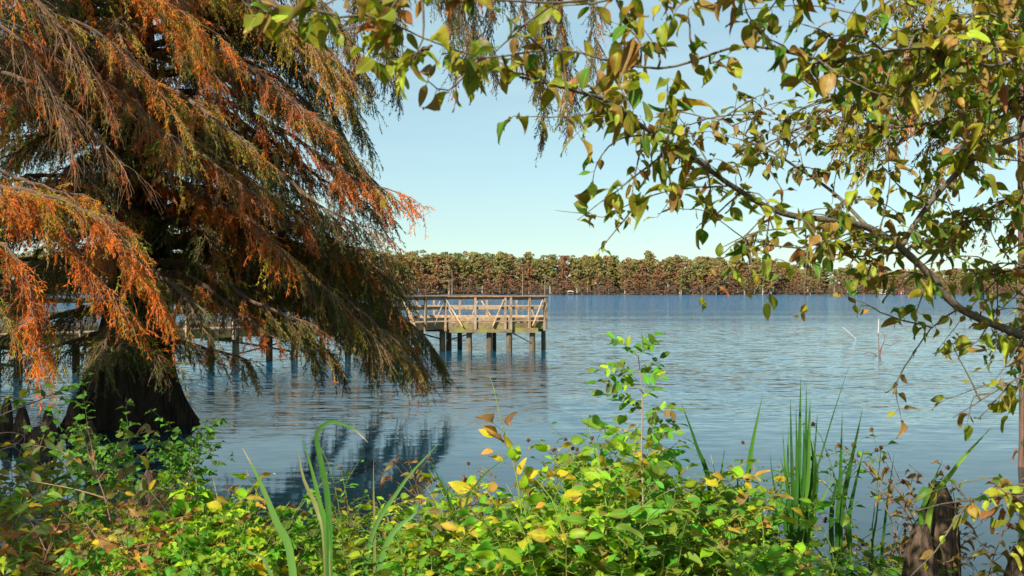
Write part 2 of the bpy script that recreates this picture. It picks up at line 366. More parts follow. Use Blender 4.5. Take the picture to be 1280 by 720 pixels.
# ------------------------------------------------------------------ pier
DK = 1.17
def pier():
    root = empty('wooden_pier', (-1.0, 43.0, 0))
    off = np.array([-1.0, 43.0, 0])
    def B(name, fn, mat, parent=root, label=None):
        q = Geo(); fn(q); o = q.build(name, mat, parent, loc=off if parent is root else None)
        if label: o['label'] = label
        return o
    A = np.array([-2.66, 41.0]); Bc = np.array([0.0, 41.0]); C = np.array([1.36, 41.7]); D = np.array([1.45, 45.3]); E = np.array([-4.25, 45.3]); Fk = np.array([-4.2, 42.45])
    u = nrm(np.array([-0.68, -0.73])); nb = np.array([u[1], -u[0]])  # nb: away from the viewer
    if nb[1] < 0: nb = -nb
    LW = 25.0
    A2 = A+u*LW; F2 = Fk+u*(LW+0.2)
    v3 = lambda p, z: np.array([p[0], p[1], z])
    tint = lambda: tuple(np.clip(np.array([1.0, 0.97, 0.93])*(0.92+0.16*rng.standard_normal()*0.6), 0.6, 1.25))
    # deck boards of the head and of the walkway (planks with gaps inside one mesh each)
    def headdeck(q):
        y = 41.02
        while y < 45.25:
            t = (y-41)/(45.3-41)
            xl = -2.66-1.55*min(1, (y-41)/1.45); xr = 0.0+1.36*min(1, (y-41)/0.7) if y < 41.7 else 1.38
            box(q, ((xl+xr)/2, y+0.06, DK-0.02), (xr-xl, 0.128, 0.04), 0, tint()); y += 0.14
    B('deck', headdeck, M['wood'])
    def walkdeck(q):
        s = 0.0
        while s < LW:
            c = A+u*(s+0.07)+nb*1.02
            box(q, (c[0], c[1], DK-0.02), (0.128, 2.04, 0.04), math.atan2(u[1], u[0]), tint()); s += 0.14
    B('walkway_deck', walkdeck, M['wood'])
    # one rail run: posts, top board, top, middle and lower rail, rim joist
    def run(a, b, n, out, rim=True, brace=(), posts=None, mossy=True):
        a = np.asarray(a, float); b = np.asarray(b, float); t = nrm(b-a); out = nrm(np.asarray(out, float))
        ts = posts if posts is not None else np.linspace(0, 1, n)
        for k in ts:
            p = a+(b-a)*k+out*0.045
            tt = tint()
            B('rail_post', lambda q: bar(q, v3(p, 0.80), v3(p, 2.165), 0.092, 0.092, (t[0], t[1], 0), tt), M['wood'])
        for nm, z, h in (('upper_rail', 2.11, 0.12), ('middle_rail', 1.73, 0.115), ('lower_rail', 1.285, 0.12)):
            tt = tint()
            B(nm, lambda q: bar(q, v3(a-out*0.025, z), v3(b-out*0.025, z), 0.04, h, (0, 0, 1), tt), M['wood'])
        B('cap_rail', lambda q: bar(q, v3(a+out*0.02-t*0.05, 2.19), v3(b+out*0.02+t*0.05, 2.19), 0.19, 0.038, (0, 0, 1), (0.72, 0.66, 0.62)), M['wood'])
        if rim:
            B('rim_joist', lambda q: bar(q, v3(a-out*0.03, 1.0), v3(b-out*0.03, 1.0), 0.05, 0.25, (0, 0, 1)), M['mossy'] if mossy else M['wood'])
        for k in brace:
            p = a+(b-a)*k
            tt = (1.7, 1.62, 1.5)  # pale tint puts the sunlit look of the braces into the colour
            top = v3(p+out*0.07+t*0.075, 2.08); bot = v3(p+out*0.80+t*0.075, 0.86)
            B('brace', lambda q: bar(q, top, bot, 0.04, 0.14, (t[0], t[1], 0), tt), M['wood'])
            B('outrigger', lambda q: bar(q, v3(p+t*0.02-out*0.6, 0.86), v3(p+t*0.02+out*0.88, 0.86), 0.05, 0.17), M['mossy'])
    run(A, Bc, 4, (0, -1), posts=[0.0, 0.45, 0.9, 0.985])
    run(Bc, C, 2, nrm(np.array([0.46, -0.89])), posts=[0.5, 0.97])
    run(C, D, 3, (1, 0), posts=[0.5, 0.98])
    run(D, E, 5, (0, 1), posts=[0.22, 0.45, 0.66, 0.86, 0.99])
    run(E, Fk, 3, (-1, 0), posts=[0.5])
    nwp = 15
    run(A+u*0.05, A2, nwp, -nb, brace=[0.086, 0.30, 0.51, 0.72], posts=np.linspace(0.043, 1, nwp))
    run(Fk, F2, nwp, nb, brace=[0.2, 0.41, 0.62], posts=np.linspace(0.06, 1, nwp))
    # in-plane diagonals seen on the head; brighter tints paint in the sunlit faces
    def diag(p, q_, z0=2.06, z1=1.0, c=(1.45, 1.35, 1.2), w=0.095):
        B('brace', lambda q: bar(q, v3(p, z0), v3(q_, z1), 0.045, w, (0, 1, 0), c), M['wood'])
    yy = 40.90
    diag((-2.62, yy), (-1.98, yy), c=(1.9, 1.85, 1.65), w=0.12); diag((-2.70, yy), (-3.10, yy-0.35), c=(1.15, 1.05, 1.0))
    diag((-0.34, yy), (-0.78, yy)); diag((1.24, 41.48), (0.82, 41.28), c=(1.6, 1.5, 1.35)); diag((0.72, 45.4), (1.06, 45.4)); diag((-1.4, 45.38), (-0.75, 45.38), c=(1.8, 1.7, 1.5)); diag((-1.5, 45.38), (-1.9, 45.38)); diag((-3.05, 45.38), (-2.45, 45.38), c=(1.8, 1.7, 1.5)); diag((-3.15, 45.38), (-3.6, 45.38))
    # beams under the deck
    for a, b, z, w, h in (((-2.75, 41.12), (1.05, 41.12), 0.83, 0.10, 0.19), ((-4.2, 43.1), (1.4, 43.1), 0.80, 0.1, 0.2), ((-4.2, 45.1), (1.4, 45.1), 0.80, 0.1, 0.2), ((-2.5, 40.93), (0.0, 40.93), 0.81, 0.05, 0.13)):
        B('beam', lambda q: bar(q, v3(a, z), v3(b, z), w, h), M['mossy'])
    def pile(x, y, top=0.85, r=0.11, lean=0.0, parent=root):
        c = tuple(np.clip(np.array([1, .96, .92])*rng.uniform(0.7, 1.25), .4, 1.3))
        B('pile', lambda q: tube(q, spline([(x+lean, y, -1.9), (x+lean*.4, y, -0.3), (x, y, top)], 0.3), [r*1.08, r*0.96], 10, c, wob=0.03), M['pile'])
    for px, y in ((553, 41.3), (561, 42.6), (586.5, 41.25), (611.8, 41.25), (618, 44.8), (636.5, 41.15), (665.5, 41.35)):
        pile((px-640)/F*y, y, r=0.125 if px != 618 else 0.09)
    pile((679-640)/F*45.2, 45.2, 1.0, 0.105, 0.06)
    for x, y in ((-4.0, 45.1), (-2.3, 45.1)): pile(x, y)
    B('cross_brace', lambda q: bar(q, (0.02, 41.2, 0.72), (0.84, 41.3, 0.28), 0.05, 0.13, (0, 1, 0), (0.5, 0.5, 0.5)), M['pile'])
    B('cross_brace', lambda q: bar(q, (-2.55, 41.45, 0.42), (-1.5, 41.45, 0.74), 0.05, 0.13, (0, 1, 0), (0.5, 0.5, 0.5)), M['pile'])
    B('cross_brace', lambda q: bar(q, (-2.75, 41.6, 0.42), (-4.1, 42.1, 0.76), 0.05, 0.13, (0, 1, 0), (0.5, 0.5, 0.5)), M['pile'])
    # walkway bents
    for k in range(1, 11):
        s = k*2.35
        f_, b_ = A+u*s+nb*0.25, A+u*s+nb*1.8
        pile(f_[0], f_[1], 0.83, 0.12); pile(b_[0], b_[1], 0.83, 0.12)
        B('beam', lambda q: bar(q, v3(A+u*s-nb*0.1, 0.80), v3(A+u*s+nb*2.15, 0.80), 0.1, 0.2), M['mossy'])
        if k % 2:
            B('cross_brace', lambda q: bar(q, v3(f_+u*.1, 0.70), v3(A+u*(s+2.35)+nb*0.25, 0.28), 0.05, 0.13, (0, 1, 0), (0.5, 0.5, 0.5)), M['pile'])
            B('cross_brace', lambda q: bar(q, v3(f_+u*.1-nb*0.06, 0.28), v3(A+u*(s+2.35)+nb*0.19, 0.70), 0.05, 0.13, (0, 1, 0), (0.5, 0.5, 0.5)), M['pile'])
    for d in (0.3, 1.8):
        B('stringer', lambda q: bar(q, v3(A+u*0.2+nb*d, 1.0), v3(A2+nb*d, 1.0), 0.06, 0.25), M['mossy'])
    tag(root, 'weathered wooden pier with railed end platform standing on piles in the lake', 'pier')
pier()

# ------------------------------------------------------------------ bald cypresses with hanging foliage
OR = (0.72, 0.17, 0.014); RU = (0.38, 0.075, 0.016); OL = (0.27, 0.23, 0.025); YG = (0.36, 0.38, 0.025); GR = (0.10, 0.17, 0.03); DO = (0.09, 0.085, 0.03); BR = (0.15, 0.085, 0.045); TAN = (0.36, 0.19, 0.08)
PAL = {
    'orange': [(5, OR), (3, RU), (1.6, OL), (1, YG)],
    'rust': [(3, RU), (2, OR), (2, BR), (1, OL)],
    'olive': [(3, OL), (2, DO), (1.2, RU), (1.5, GR)],
    'gold': [(3, YG), (3, OL), (2.5, OR), (1, TAN)],
    'dark': [(4, DO), (4, GR), (1.0, BR), (.8, RU)],
    'green': [(3, GR), (2, OL), (1, OR)],
}
def cypress_limb(gw, gl, pts, r=(0.06, 0.012), pal='olive', dens=1.0, seclen=1.0, leafy=1.0, start=0.12, sag=0.26, fine=1.0, tw=1.0):
    p = spline(pts, 0.12)
    p = p+np.cumsum(rvec(len(p), 0.013), 0)
    tube(gw, p, list(r), 6, (0.8, .8, .8), wob=0.05)
    t = tangents(p); n = len(p)
    step = 0.13/dens
    s_len = np.concatenate([[0], np.cumsum(np.linalg.norm(np.diff(p, axis=0), axis=1))]); tot = s_len[-1]
    s = start*tot
    while s <= tot:
        k = min(n-1, int(np.searchsorted(s_len, s))); f = s/tot
        s += step*rng.uniform(0.5, 1.5)
        side = nrm(np.cross(t[k], [0, 0, 1]))*rng.choice([-1, 1])
        d = nrm(t[k]*rng.uniform(.5, 1.3)+side*rng.uniform(0.1, .9)+np.array([0, 0, rng.uniform(-.4, .12)]))
        L = seclen*rng.uniform(0.45, 1.15)*(1.0-0.45*f)
        m = max(4, int(L/0.09))
        q = np.linspace(0, 1, m)[:, None]
        sp_ = p[k]+d*L*q+np.array([0, 0, -1.0])*sag*L*q**2+np.cumsum(rvec(m, 0.008), 0)
        tube(gw, sp_, [0.009*tw, 0.0035*tw], 4, rng.uniform(0.7, 1.5), wob=0, cap=False) if False else tube(gw, sp_, [0.009*tw, 0.0035*tw], 4, (1.2, 1.15, 1.1), cap=False)
        st = tangents(sp_)
        spal = pal if rng.random() < .72 else ('gold' if rng.random() < .5 else 'green' if pal != 'orange' else 'orange')
        base_pal = pick(PAL[spal], 1, 0.12)[0]
        for j in range(1, m):
            nt_ = 2 if rng.random() < 0.75*fine else 1
            for _ in range(nt_):
                sd = rvec(1)[0]
                td = nrm(st[j]*1.15+sd*0.45+np.array([0, 0, -0.38]))
                TL = rng.uniform(0.12, 0.42)*(0.7+0.5*seclen)
                mm = 5; qq = np.linspace(0, 1, mm)[:, None]
                tp = sp_[j]+td*TL*qq+np.array([0, 0, -1.0])*0.22*TL*qq**2+np.vstack([[0, 0, 0], rvec(mm-1, 0.006)])
                tube(gw, tp, [0.0032*tw, 0.0018*tw], 3, (1.35, 1.25, 1.1), cap=False)
                if rng.random() > leafy: continue
                nb_ = int(TL/0.015*fine)
                a = np.sort(rng.uniform(0.08, 1.0, nb_))
                bp = np.stack([np.interp(a, qq[:, 0], tp[:, c]) for c in range(3)], 1)
                tt = nrm(tp[-1]-tp[0])
                bd = tt*0.75+rvec(nb_, 0.5)+np.array([0, 0, -0.35])
                BL = rng.uniform(0.035, 0.095, nb_)/math.sqrt(fine)
                mixc = 0.68 if spal != 'gold' else 0.5
                cc = pick(PAL[spal], nb_, 0.2)*(1-mixc)+base_pal*mixc*(1+0.15*rng.standard_normal((nb_, 1)))
                leaves(gl, NEEDLE, bp, bd, rvec(nb_), BL, BL*rng.uniform(0.22, 0.36, nb_)/fine, np.clip(cc, 0.005, 0.8))

def cypress_trunk(g, path, rad, flare, z0, nrib=11, hflare=2.2):
    """fluted, flaring cypress trunk."""
    p = spline(path, 0.16); n = len(p)
    r = np.interp(np.linspace(0, 1, n), np.linspace(0, 1, len(rad)), rad)
    S = 64; th = np.linspace(0, 2*np.pi, S, endpoint=False)
    ph = rng.uniform(0, 6.28, 5)
    V = []
    for k in range(n):
        h = p[k, 2]-z0
        fl = math.exp(-max(0, h)/hflare*2.3)
        rib = 0.5+0.5*np.cos(nrib*th+ph[0]+1.1*np.sin(2*th+ph[1])+0.25*h)
        rr = r[k]*(1+0.05*rib+0.02*np.sin(23*th+h*1.3))+flare*fl*(0.35+0.75*rib**1.5*(0.75+0.25*np.sin(3*th+ph[2])))
        V.append(np.stack([p[k, 0]+rr*np.cos(th), p[k, 1]+rr*np.sin(th), np.full(S, p[k, 2])], -1))
    V = np.concatenate(V)
    i = np.arange(n-1)[:, None]*S; j = np.arange(S)[None, :]; j2 = (j+1) % S
    g.add(V, np.stack([i+j, i+j2, i+S+j2, i+S+j], -1).reshape(-1, 4))

def canopy_above(gw, gl, base, z0, z1, n, reach, pal, avoid=None):
    """upper limbs, above the frame of the photo: they shade what is below."""
    for k in range(n):
        z = lerp(z0, z1, (k+rng.random())/n); a = rng.uniform(0, 2*np.pi) if avoid is None else rng.uniform(*avoid)
        R = reach*(1.1-0.75*(z-z0)/(z1-z0))*rng.uniform(0.6, 1.1)
        d = np.array([math.cos(a), math.sin(a), 0])
        b = np.array([base[0], base[1], z])
        cypress_limb(gw, gl, [b, b+d*R*.5+[0, 0, .35*R*.5], b+d*R+[0, 0, .1*R]], (0.07, 0.012), pal, 0.42, 1.25, 1.0, 0.15, 0.4, 0.45, 1.2)

# ---- the big cypress standing in the water on the left
def cypress_left():
    root = empty('cypress_tree', (-6.9, 18.5, 0)); off = (-6.9, 18.5, 0)
    g = Geo()
    cypress_trunk(g, [P(152, 600, 18.5), P(158, 500, 18.5), P(168, 400, 18.5), P(176, 290, 18.5), P(170, 120, 18.6), P(160, -40, 18.6), P(150, -350, 18.7), P(150, -620, 18.8)], [0.5, 0.47, 0.42, 0.38, 0.34, 0.3, 0.2, 0.08], 1.2, -0.4, 11, 2.3)
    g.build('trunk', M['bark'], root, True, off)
    T = lambda py: (172-(172-py)*0.02 if py < 172 else 172, py, 18.5)
    limbs = [
        ([T(110), (250, 118, 17.6), (345, 165, 16.8), (430, 222, 16.3), (492, 250, 16.2)], 'orange', 1.25, .8),
        ([T(90), (260, 95, 18.4), (340, 130, 18.6), (420, 190, 18.8), (470, 240, 19)], 'dark', 1.2, .9),
        ([T(250), (260, 235, 18.2), (330, 275, 17.8), (400, 310, 17.4), (470, 330, 17.2)], 'olive', 1.3, .9),
        ([T(240), (250, 250, 19.3), (330, 290, 20), (420, 330, 20.3), (478, 345, 20.3)], 'dark', 1.2, 1.0),
        ([T(300), (270, 300, 18.0), (370, 330, 17.4), (440, 370, 17), (488, 412, 16.9), (522, 446, 16.9)], 'dark', 1.5, .85),
        ([T(285), (290, 270, 17.4), (370, 330, 16.8), (430, 380, 16.6), (470, 425, 16.5)], 'dark', 1.5, .8),
        ([T(300), (300, 290, 18.6), (390, 310, 18.6), (440, 335, 18.6), (478, 372, 18.6)], 'dark', 1.5, .9),
        ([T(330), (250, 335, 17.4), (320, 375, 16.6), (390, 405, 16.2)], 'olive', .9, .6),
        ([T(340), (230, 345, 17.2), (290, 380, 16.4), (340, 412, 16)], 'orange', .8, .45),
        ([T(130), (250, 150, 17.2), (330, 200, 16.6), (400, 250, 16.4), (455, 275, 16.3)], 'dark', 1.5, .85),
        ([T(140), (260, 140, 18.0), (350, 190, 17.6), (430, 250, 17.4), (476, 275, 17.4)], 'dark', 1.4, .8),
        ([T(200), (260, 200, 17.6), (350, 250, 17.2), (430, 300, 17), (486, 315, 17)], 'dark', 1.5, .8),
        ([T(70), (250, 70, 17.4), (330, 110, 17), (400, 160, 16.8), (440, 205, 16.8)], 'dark', 1.5, .85),
        ([T(40), (240, 30, 18), (330, 50, 18), (400, 100, 18), (430, 150, 18)], 'dark', 1.5, .9),
        ([T(210), (230, 220, 16.8), (300, 260, 15.8), (350, 310, 15.2)], 'orange', 1.2, .6),
        ([T(150), (210, 160, 16.6), (260, 200, 15.5), (320, 250, 15)], 'rust', 1.3, .7),
        ([T(300), (300, 300, 18.2), (400, 320, 18), (455, 345, 17.9), (484, 385, 17.9)], 'dark', 1.8, .8),
        ([T(270), (300, 260, 17.9), (400, 290, 17.6), (450, 320, 17.5), (484, 350, 17.5)], 'dark', 1.8, .8),
        ([T(330), (290, 345, 18), (380, 370, 17.7), (430, 410, 17.5), (472, 438, 17.5)], 'dark', 1.6, .7),
        ([T(360), (260, 370, 17.6), (330, 395, 17.2), (400, 430, 17)], 'green', 1.3, .6),
        ([T(-40), (300, -60, 18), (390, -10, 17.8), (440, 50, 17.7), (462, 100, 17.7)], 'dark', 1.5, .9),
        ([T(10), (280, 0, 18.4), (370, 40, 18.2), (425, 100, 18.1), (450, 150, 18.1)], 'dark', 1.6, .85),
        ([T(60), (280, 60, 18.2), (370, 100, 18), (430, 160, 17.9), (462, 205, 17.9)], 'dark', 1.7, .85),
        ([T(-20), (270, -30, 17.2), (350, 0, 16.8), (410, 50, 16.6), (440, 90, 16.6)], 'gold', 1.2, .75),
        ([T(30), (165, 20, 17.2), (150, 30, 16.2), (170, 80, 15.6)], 'rust', 1.5, .8),
        ([T(100), (180, 95, 17.2), (175, 110, 16.2), (190, 160, 15.6)], 'rust', 1.5, .8),
        ([T(180), (150, 180, 17.2), (120, 200, 16.2), (110, 250, 15.6)], 'dark', 1.5, .8),
        ([T(-10), (200, -20, 17.2), (220, 0, 16.2), (240, 50, 15.6)], 'orange', 1.4, .7),
        ([T(330), (300, 345, 20), (400, 380, 20.8), (468, 425, 21.2), (490, 452, 21.2)], 'dark', 1.9, .75),
        ([T(310), (320, 340, 20), (430, 380, 20.8), (515, 420, 21), (543, 455, 21)], 'dark', 1.9, .75),
        ([T(350), (280, 370, 19.8), (360, 405, 20.6), (410, 440, 21), (425, 460, 21)], 'dark', 1.6, .6),
        ([T(325), (310, 335, 19.2), (400, 360, 19.8), (465, 395, 20), (500, 440, 20)], 'dark', 2.0, .75),
        ([T(335), (300, 350, 20.6), (380, 375, 21.4), (440, 410, 21.8), (462, 455, 21.8)], 'dark', 2.0, .7),
        ([T(300), (320, 315, 20), (420, 345, 20.8), (480, 375, 21), (512, 420, 21)], 'dark', 2.0, .75),
        ([T(345), (270, 355, 20), (330, 385, 20.6), (375, 415, 21), (392, 450, 21)], 'dark', 1.7, .6),
        ([T(320), (310, 340, 19.6), (420, 385, 20.2), (490, 425, 20.4), (515, 460, 20.4)], 'olive', 1.6, .7),
        ([T(60), (110, 60, 19.4), (50, 75, 20), (-30, 100, 20.6)], 'dark', 1.7, 1.0),
        ([T(150), (110, 150, 19.2), (50, 165, 19.8), (-30, 190, 20.4)], 'dark', 1.5, .9),
        ([T(20), (100, 20, 17.4), (40, 40, 16.8), (-20, 80, 16.4)], 'rust', 1.6, .9),
        ([T(80), (110, 80, 17), (60, 100, 16.2), (20, 140, 15.6)], 'rust', 1.6, .85),
        ([T(170), (115, 165, 17.2), (60, 175, 16.6), (-10, 210, 16)], 'olive', 1.4, .8),
        ([T(110), (200, 110, 16.8), (240, 130, 15.6), (300, 180, 15)], 'gold', 1.2, .7),
        ([T(260), (160, 260, 16.8), (150, 290, 15.5), (170, 340, 14.6)], 'rust', 1.3, .7),
        ([T(330), (190, 330, 16.8), (230, 360, 15.6), (250, 400, 15)], 'dark', 1.3, .6),
        ([T(370), (150, 380, 16.8), (130, 410, 15.6), (120, 440, 15)], 'dark', 1.3, .6),
        ([T(300), (110, 310, 17), (50, 330, 16), (0, 370, 15.5)], 'dark', 1.3, .9),
        ([T(380), (100, 390, 18), (50, 410, 18), (-20, 440, 18)], 'dark', 1.3, .8),
        ([T(410), (225, 425, 18), (270, 438, 17.5), (315, 452, 17.2)], 'green', 1.2, .55),
        ([T(400), (120, 420, 17.5), (70, 440, 17), (20, 455, 16.8)], 'dark', 1.2, .7),
        ([T(415), (140, 425, 16.5), (160, 440, 15.6), (200, 455, 15.2)], 'dark', 1.2, .6),
        ([T(20), (240, -10, 17.5), (320, 10, 16.8), (390, 60, 16.3), (430, 110, 16.2)], 'gold', 1.2, .9),
        ([T(60), (230, 50, 17), (300, 80, 16), (370, 130, 15.6)], 'rust', 1.1, .8),
        ([T(0), (250, 10, 19), (340, 30, 19.6), (420, 90, 20)], 'dark', 1.2, 1.0),
        ([T(160), (210, 150, 17.3), (260, 180, 16.2), (330, 220, 15.7)], 'gold', 1.0, .7),
        ([T(180), (230, 185, 17.4), (290, 215, 16.6), (370, 270, 16.1)], 'rust', 1.1, .7),
        ([T(200), (130, 190, 17), (90, 210, 16), (60, 250, 15)], 'rust', 1.0, .8),
        ([T(120), (120, 110, 17), (70, 120, 16), (10, 140, 15)], 'rust', 1.0, .9),
        ([T(220), (120, 230, 18.8), (60, 250, 19.2), (-20, 280, 19.5)], 'dark', 1.2, 1.0),
        ([T(100), (120, 90, 19.2), (60, 100, 19.6), (-20, 120, 20)], 'dark', 1.2, 1.0),
        ([T(320), (120, 330, 18.6), (60, 350, 19), (-20, 380, 19.3)], 'dark', 1.1, 1.0),
        ([T(10), (110, -10, 18), (50, 0, 17.5), (-20, 30, 17)], 'olive', 1.1, 1.0),
        # the long upper limb whose tips hang into the sky gap
        ([T(-80), (290, -130, 18.8), (420, -80, 19.2), (520, -30, 19.5), (560, 20, 19.6)], 'dark', 1.1, 1.0),
        ([T(-120), (300, -150, 18.6), (430, -60, 18.8), (470, 0, 18.9), (480, 60, 19)], 'dark', 1.1, 0.9),
        ([T(-160), (330, -210, 19.2), (520, -150, 20), (640, -80, 20.6), (690, -10, 20.8), (705, 60, 20.8), (712, 120, 20.8)], 'dark', 0.95, .9),
        ([T(-175), (330, -220, 18.6), (480, -140, 18.8), (560, -60, 19), (580, 10, 19), (590, 50, 19)], 'dark', 1.1, .9),
        ([T(-170), (330, -230, 19.2), (500, -150, 20), (600, -70, 20.4), (640, -10, 20.4)], 'dark', 0.9, 0.9),
    ]
    # slender limbs high above the view whose ends hang straight down into the sky gap
    for hx, hb, hy in ((448, 110, 19), (478, 95, 19.3), (505, 105, 19.4), (560, 70, 19.6), (588, 60, 19.8), (618, 80, 20), (645, 70, 20.2), (672, 120, 20.4), (692, 165, 20.6), (708, 150, 20.7), (735, 130, 20.8)):
        limbs.append(([T(-170), (330, -250, 19), (hx-60, -170, hy), (hx-6, -70, hy), (hx, 20, hy), (hx+4, hb, hy)], 'dark', 1.2, .42))
    for grp in range(0, len(limbs), 1):
        pts, pal, dens, sl = limbs[grp]
        gw, gl = Geo(), Geo()
        cypress_limb(gw, gl, [P(*q) for q in pts], (0.075, 0.010) if sl != .42 else (.03, .004), pal, dens*1.25, sl, fine=1.45, start=.12 if sl != .42 else .6, sag=.26 if sl != .42 else .5)
        lb = gw.build('limb', M['twig'], root, False, off)
        gl.build('foliage', M['needles'], lb)
        lb.children[0].location = (-off[0], -off[1], -off[2])
    # the rest of the crown within the frame: limbs all the way round the trunk
    for k in range(44):
        z = lerp(2.4, 8.8, (k+rng.random())/44); a = rng.uniform(-.6, 3.75) if k % 5 else rng.uniform(3.6, 5.6)
        Rr = rng.uniform(2.6, 4.6)*(1-.03*z); d = np.array([math.cos(a), math.sin(a), 0])
        if d[0] > .5: Rr = min(Rr, 4.0)
        b = np.array([-6.85, 18.5, z+.3])
        gw, gl = Geo(), Geo()
        cypress_limb(gw, gl, [b, b+d*Rr*.45+[0, 0, .15], b+d*Rr*.8+[0, 0, -.1], b+d*Rr+[0, 0, -.45]], (0.06, 0.010), ['dark', 'olive', 'rust', 'dark', 'dark'][k % 5], 1.0, 1.0, .85)
        lb = gw.build('limb', M['twig'], root, False, off); f = gl.build('foliage', M['needles'], lb); f.location = (-off[0], -off[1], -off[2])
    gw, gl = Geo(), Geo()
    canopy_above(gw, gl, (-6.95, 18.7), 8.2, 15.5, 34, 4.2, 'rust')
    lb = gw.build('upper_limbs', M['twig'], root, False, off); f = gl.build('upper_crown', M['needles'], root, False, off)
    lb.name = 'branchwork'; f.name = 'crown'
    tag(root, 'big cypress with fluted dark trunk and drooping rust foliage in the water', 'tree')
cypress_left()

# ---- cypress on the left bank: only its near branches reach into the photo
def cypress_near():
    base = (-8.6, 11.0)
    root = empty('cypress_tree', (base[0], base[1], 0.0)); off = (base[0], base[1], 0.0)
    g = Geo()
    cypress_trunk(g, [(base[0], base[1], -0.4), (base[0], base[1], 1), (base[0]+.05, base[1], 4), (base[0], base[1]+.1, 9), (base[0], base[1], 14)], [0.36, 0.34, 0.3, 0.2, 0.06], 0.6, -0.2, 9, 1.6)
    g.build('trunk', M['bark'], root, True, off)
    t = lambda z: np.array([base[0]+.05, base[1], z])
    limbs = [
        ([t(3.6), P(-60, 228, 11.2), P(30, 240, 11), P(100, 262, 11), P(150, 310, 11), P(192, 372, 11)], 'orange', 1.7, .5, 1),
        ([t(3.5), P(-60, 245, 11.6), P(20, 262, 11.5), P(80, 300, 11.4), P(120, 350, 11.4), P(160, 400, 11.4)], 'orange', 1.7, .5, 1),
        ([t(3.2), P(-70, 290, 10.5), P(0, 310, 10.3), P(40, 350, 10.2), P(60, 420, 10.2)], 'orange', 1.6, .45, 1),
        ([t(3.9), P(-60, 205, 12), P(40, 232, 12), P(110, 250, 12.1), P(165, 290, 12.2)], 'gold', 1.3, .5, 1),
        ([t(2.7), P(-60, 350, 11), P(-10, 370, 11), P(30, 410, 11), P(55, 440, 11)], 'gold', 1.0, .4, .8),
        ([t(5.2), P(-60, 20, 11.5), P(15, 45, 11.5), P(60, 100, 11.5), P(95, 170, 11.5)], 'rust', 1.1, .8, .12),
        ([t(5.6), P(-50, -20, 11), P(30, 0, 11), P(80, 50, 11), P(130, 120, 11)], 'rust', 1.3, .75, .3),
        ([t(5.0), P(-40, 90, 12), P(40, 120, 12), P(110, 160, 12), P(170, 220, 12)], 'rust', .9, .7, .2),
        ([t(5.9), P(-30, -60, 12), P(80, -50, 12.3), P(170, -20, 12.5), P(265, 35, 12.8)], 'orange', 1.5, .55, 1),
        ([t(6.1), P(0, -80, 13), P(130, -50, 13.3), P(220, 20, 13.6), P(265, 85, 13.8)], 'orange', 1.2, .55, .8),
        ([t(5.4), P(-30, 30, 13), P(60, 70, 13.2), P(150, 120, 13.5), P(205, 180, 13.7)], 'rust', 1.1, .6, .6),
        ([t(5.7), P(-20, -20, 12.6), P(90, 20, 12.8), P(190, 90, 13), P(230, 150, 13.2)], 'gold', 1.1, .6, .7),
    ]
    for pts, pal, dens, sl, leafy in limbs:
        gw, gl = Geo(), Geo()
        cypress_limb(gw, gl, pts, (0.05, 0.006), pal, dens*1.15, sl, leafy, 0.3, 0.24, 1.7, 0.62)
        lb = gw.build('limb', M['twig'], root, False, off)
        f = gl.build('foliage', M['needles'], lb); f.location = (-off[0], -off[1], -off[2])
    gw, gl = Geo(), Geo()
    canopy_above(gw, gl, base, 5.5, 13, 16, 3.0, 'orange', (1.9, 5.6))
    gw.build('branchwork', M['twig'], root, False, off); gl.build('crown', M['needles'], root, False, off)
    tag(root, 'cypress reaching in from the left edge with sunlit orange feathery branches', 'tree')
cypress_near()

# ---- unseen third cypress further left on the bank, added to shade the big trunk
def cypress_shade():
    base = (-12.6, 10.4)
    root = empty('cypress_tree', (base[0], base[1], 0.5)); off = (base[0], base[1], 0.5)
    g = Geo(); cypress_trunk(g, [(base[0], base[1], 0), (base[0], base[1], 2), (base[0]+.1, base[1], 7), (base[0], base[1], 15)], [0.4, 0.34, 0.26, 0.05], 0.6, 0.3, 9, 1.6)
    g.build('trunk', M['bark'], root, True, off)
    gw, gl = Geo(), Geo(); canopy_above(gw, gl, base, 3.6, 14.5, 115, 3.9, 'rust')
    gw.build('branchwork', M['twig'], root, False, off); gl.build('crown', M['needles'], root, False, off)
    tag(root, 'unseen cypress added beyond the left edge to shade the big trunk', 'tree')
cypress_shade()

# ---- unseen low tree behind the camera, added to dapple the bank's left end
def shade_tree():
    base = (-8.3, -0.6); z0 = float(ground_z(*base))
    root = empty('added_shade_tree', (base[0], base[1], z0)); off = (base[0], base[1], z0)
    g = Geo(); tube(g, spline([(base[0], base[1], z0-.2), (base[0]+.1, base[1], 3), (base[0], base[1]+.1, 8.6)], .2), [.2, .15, .04], 10, wob=.03)
    g.build('trunk', M['bark'], root, True, off)
    gw, gl = Geo(), Geo(); canopy_above(gw, gl, base, 4.6, 8.4, 44, 2.5, 'green')
    gw.build('branchwork', M['twig'], root, False, off); gl.build('crown', M['needles'], root, False, off)
    tag(root, 'unseen low green tree added on the bank to shade its left end', 'tree')
shade_tree()

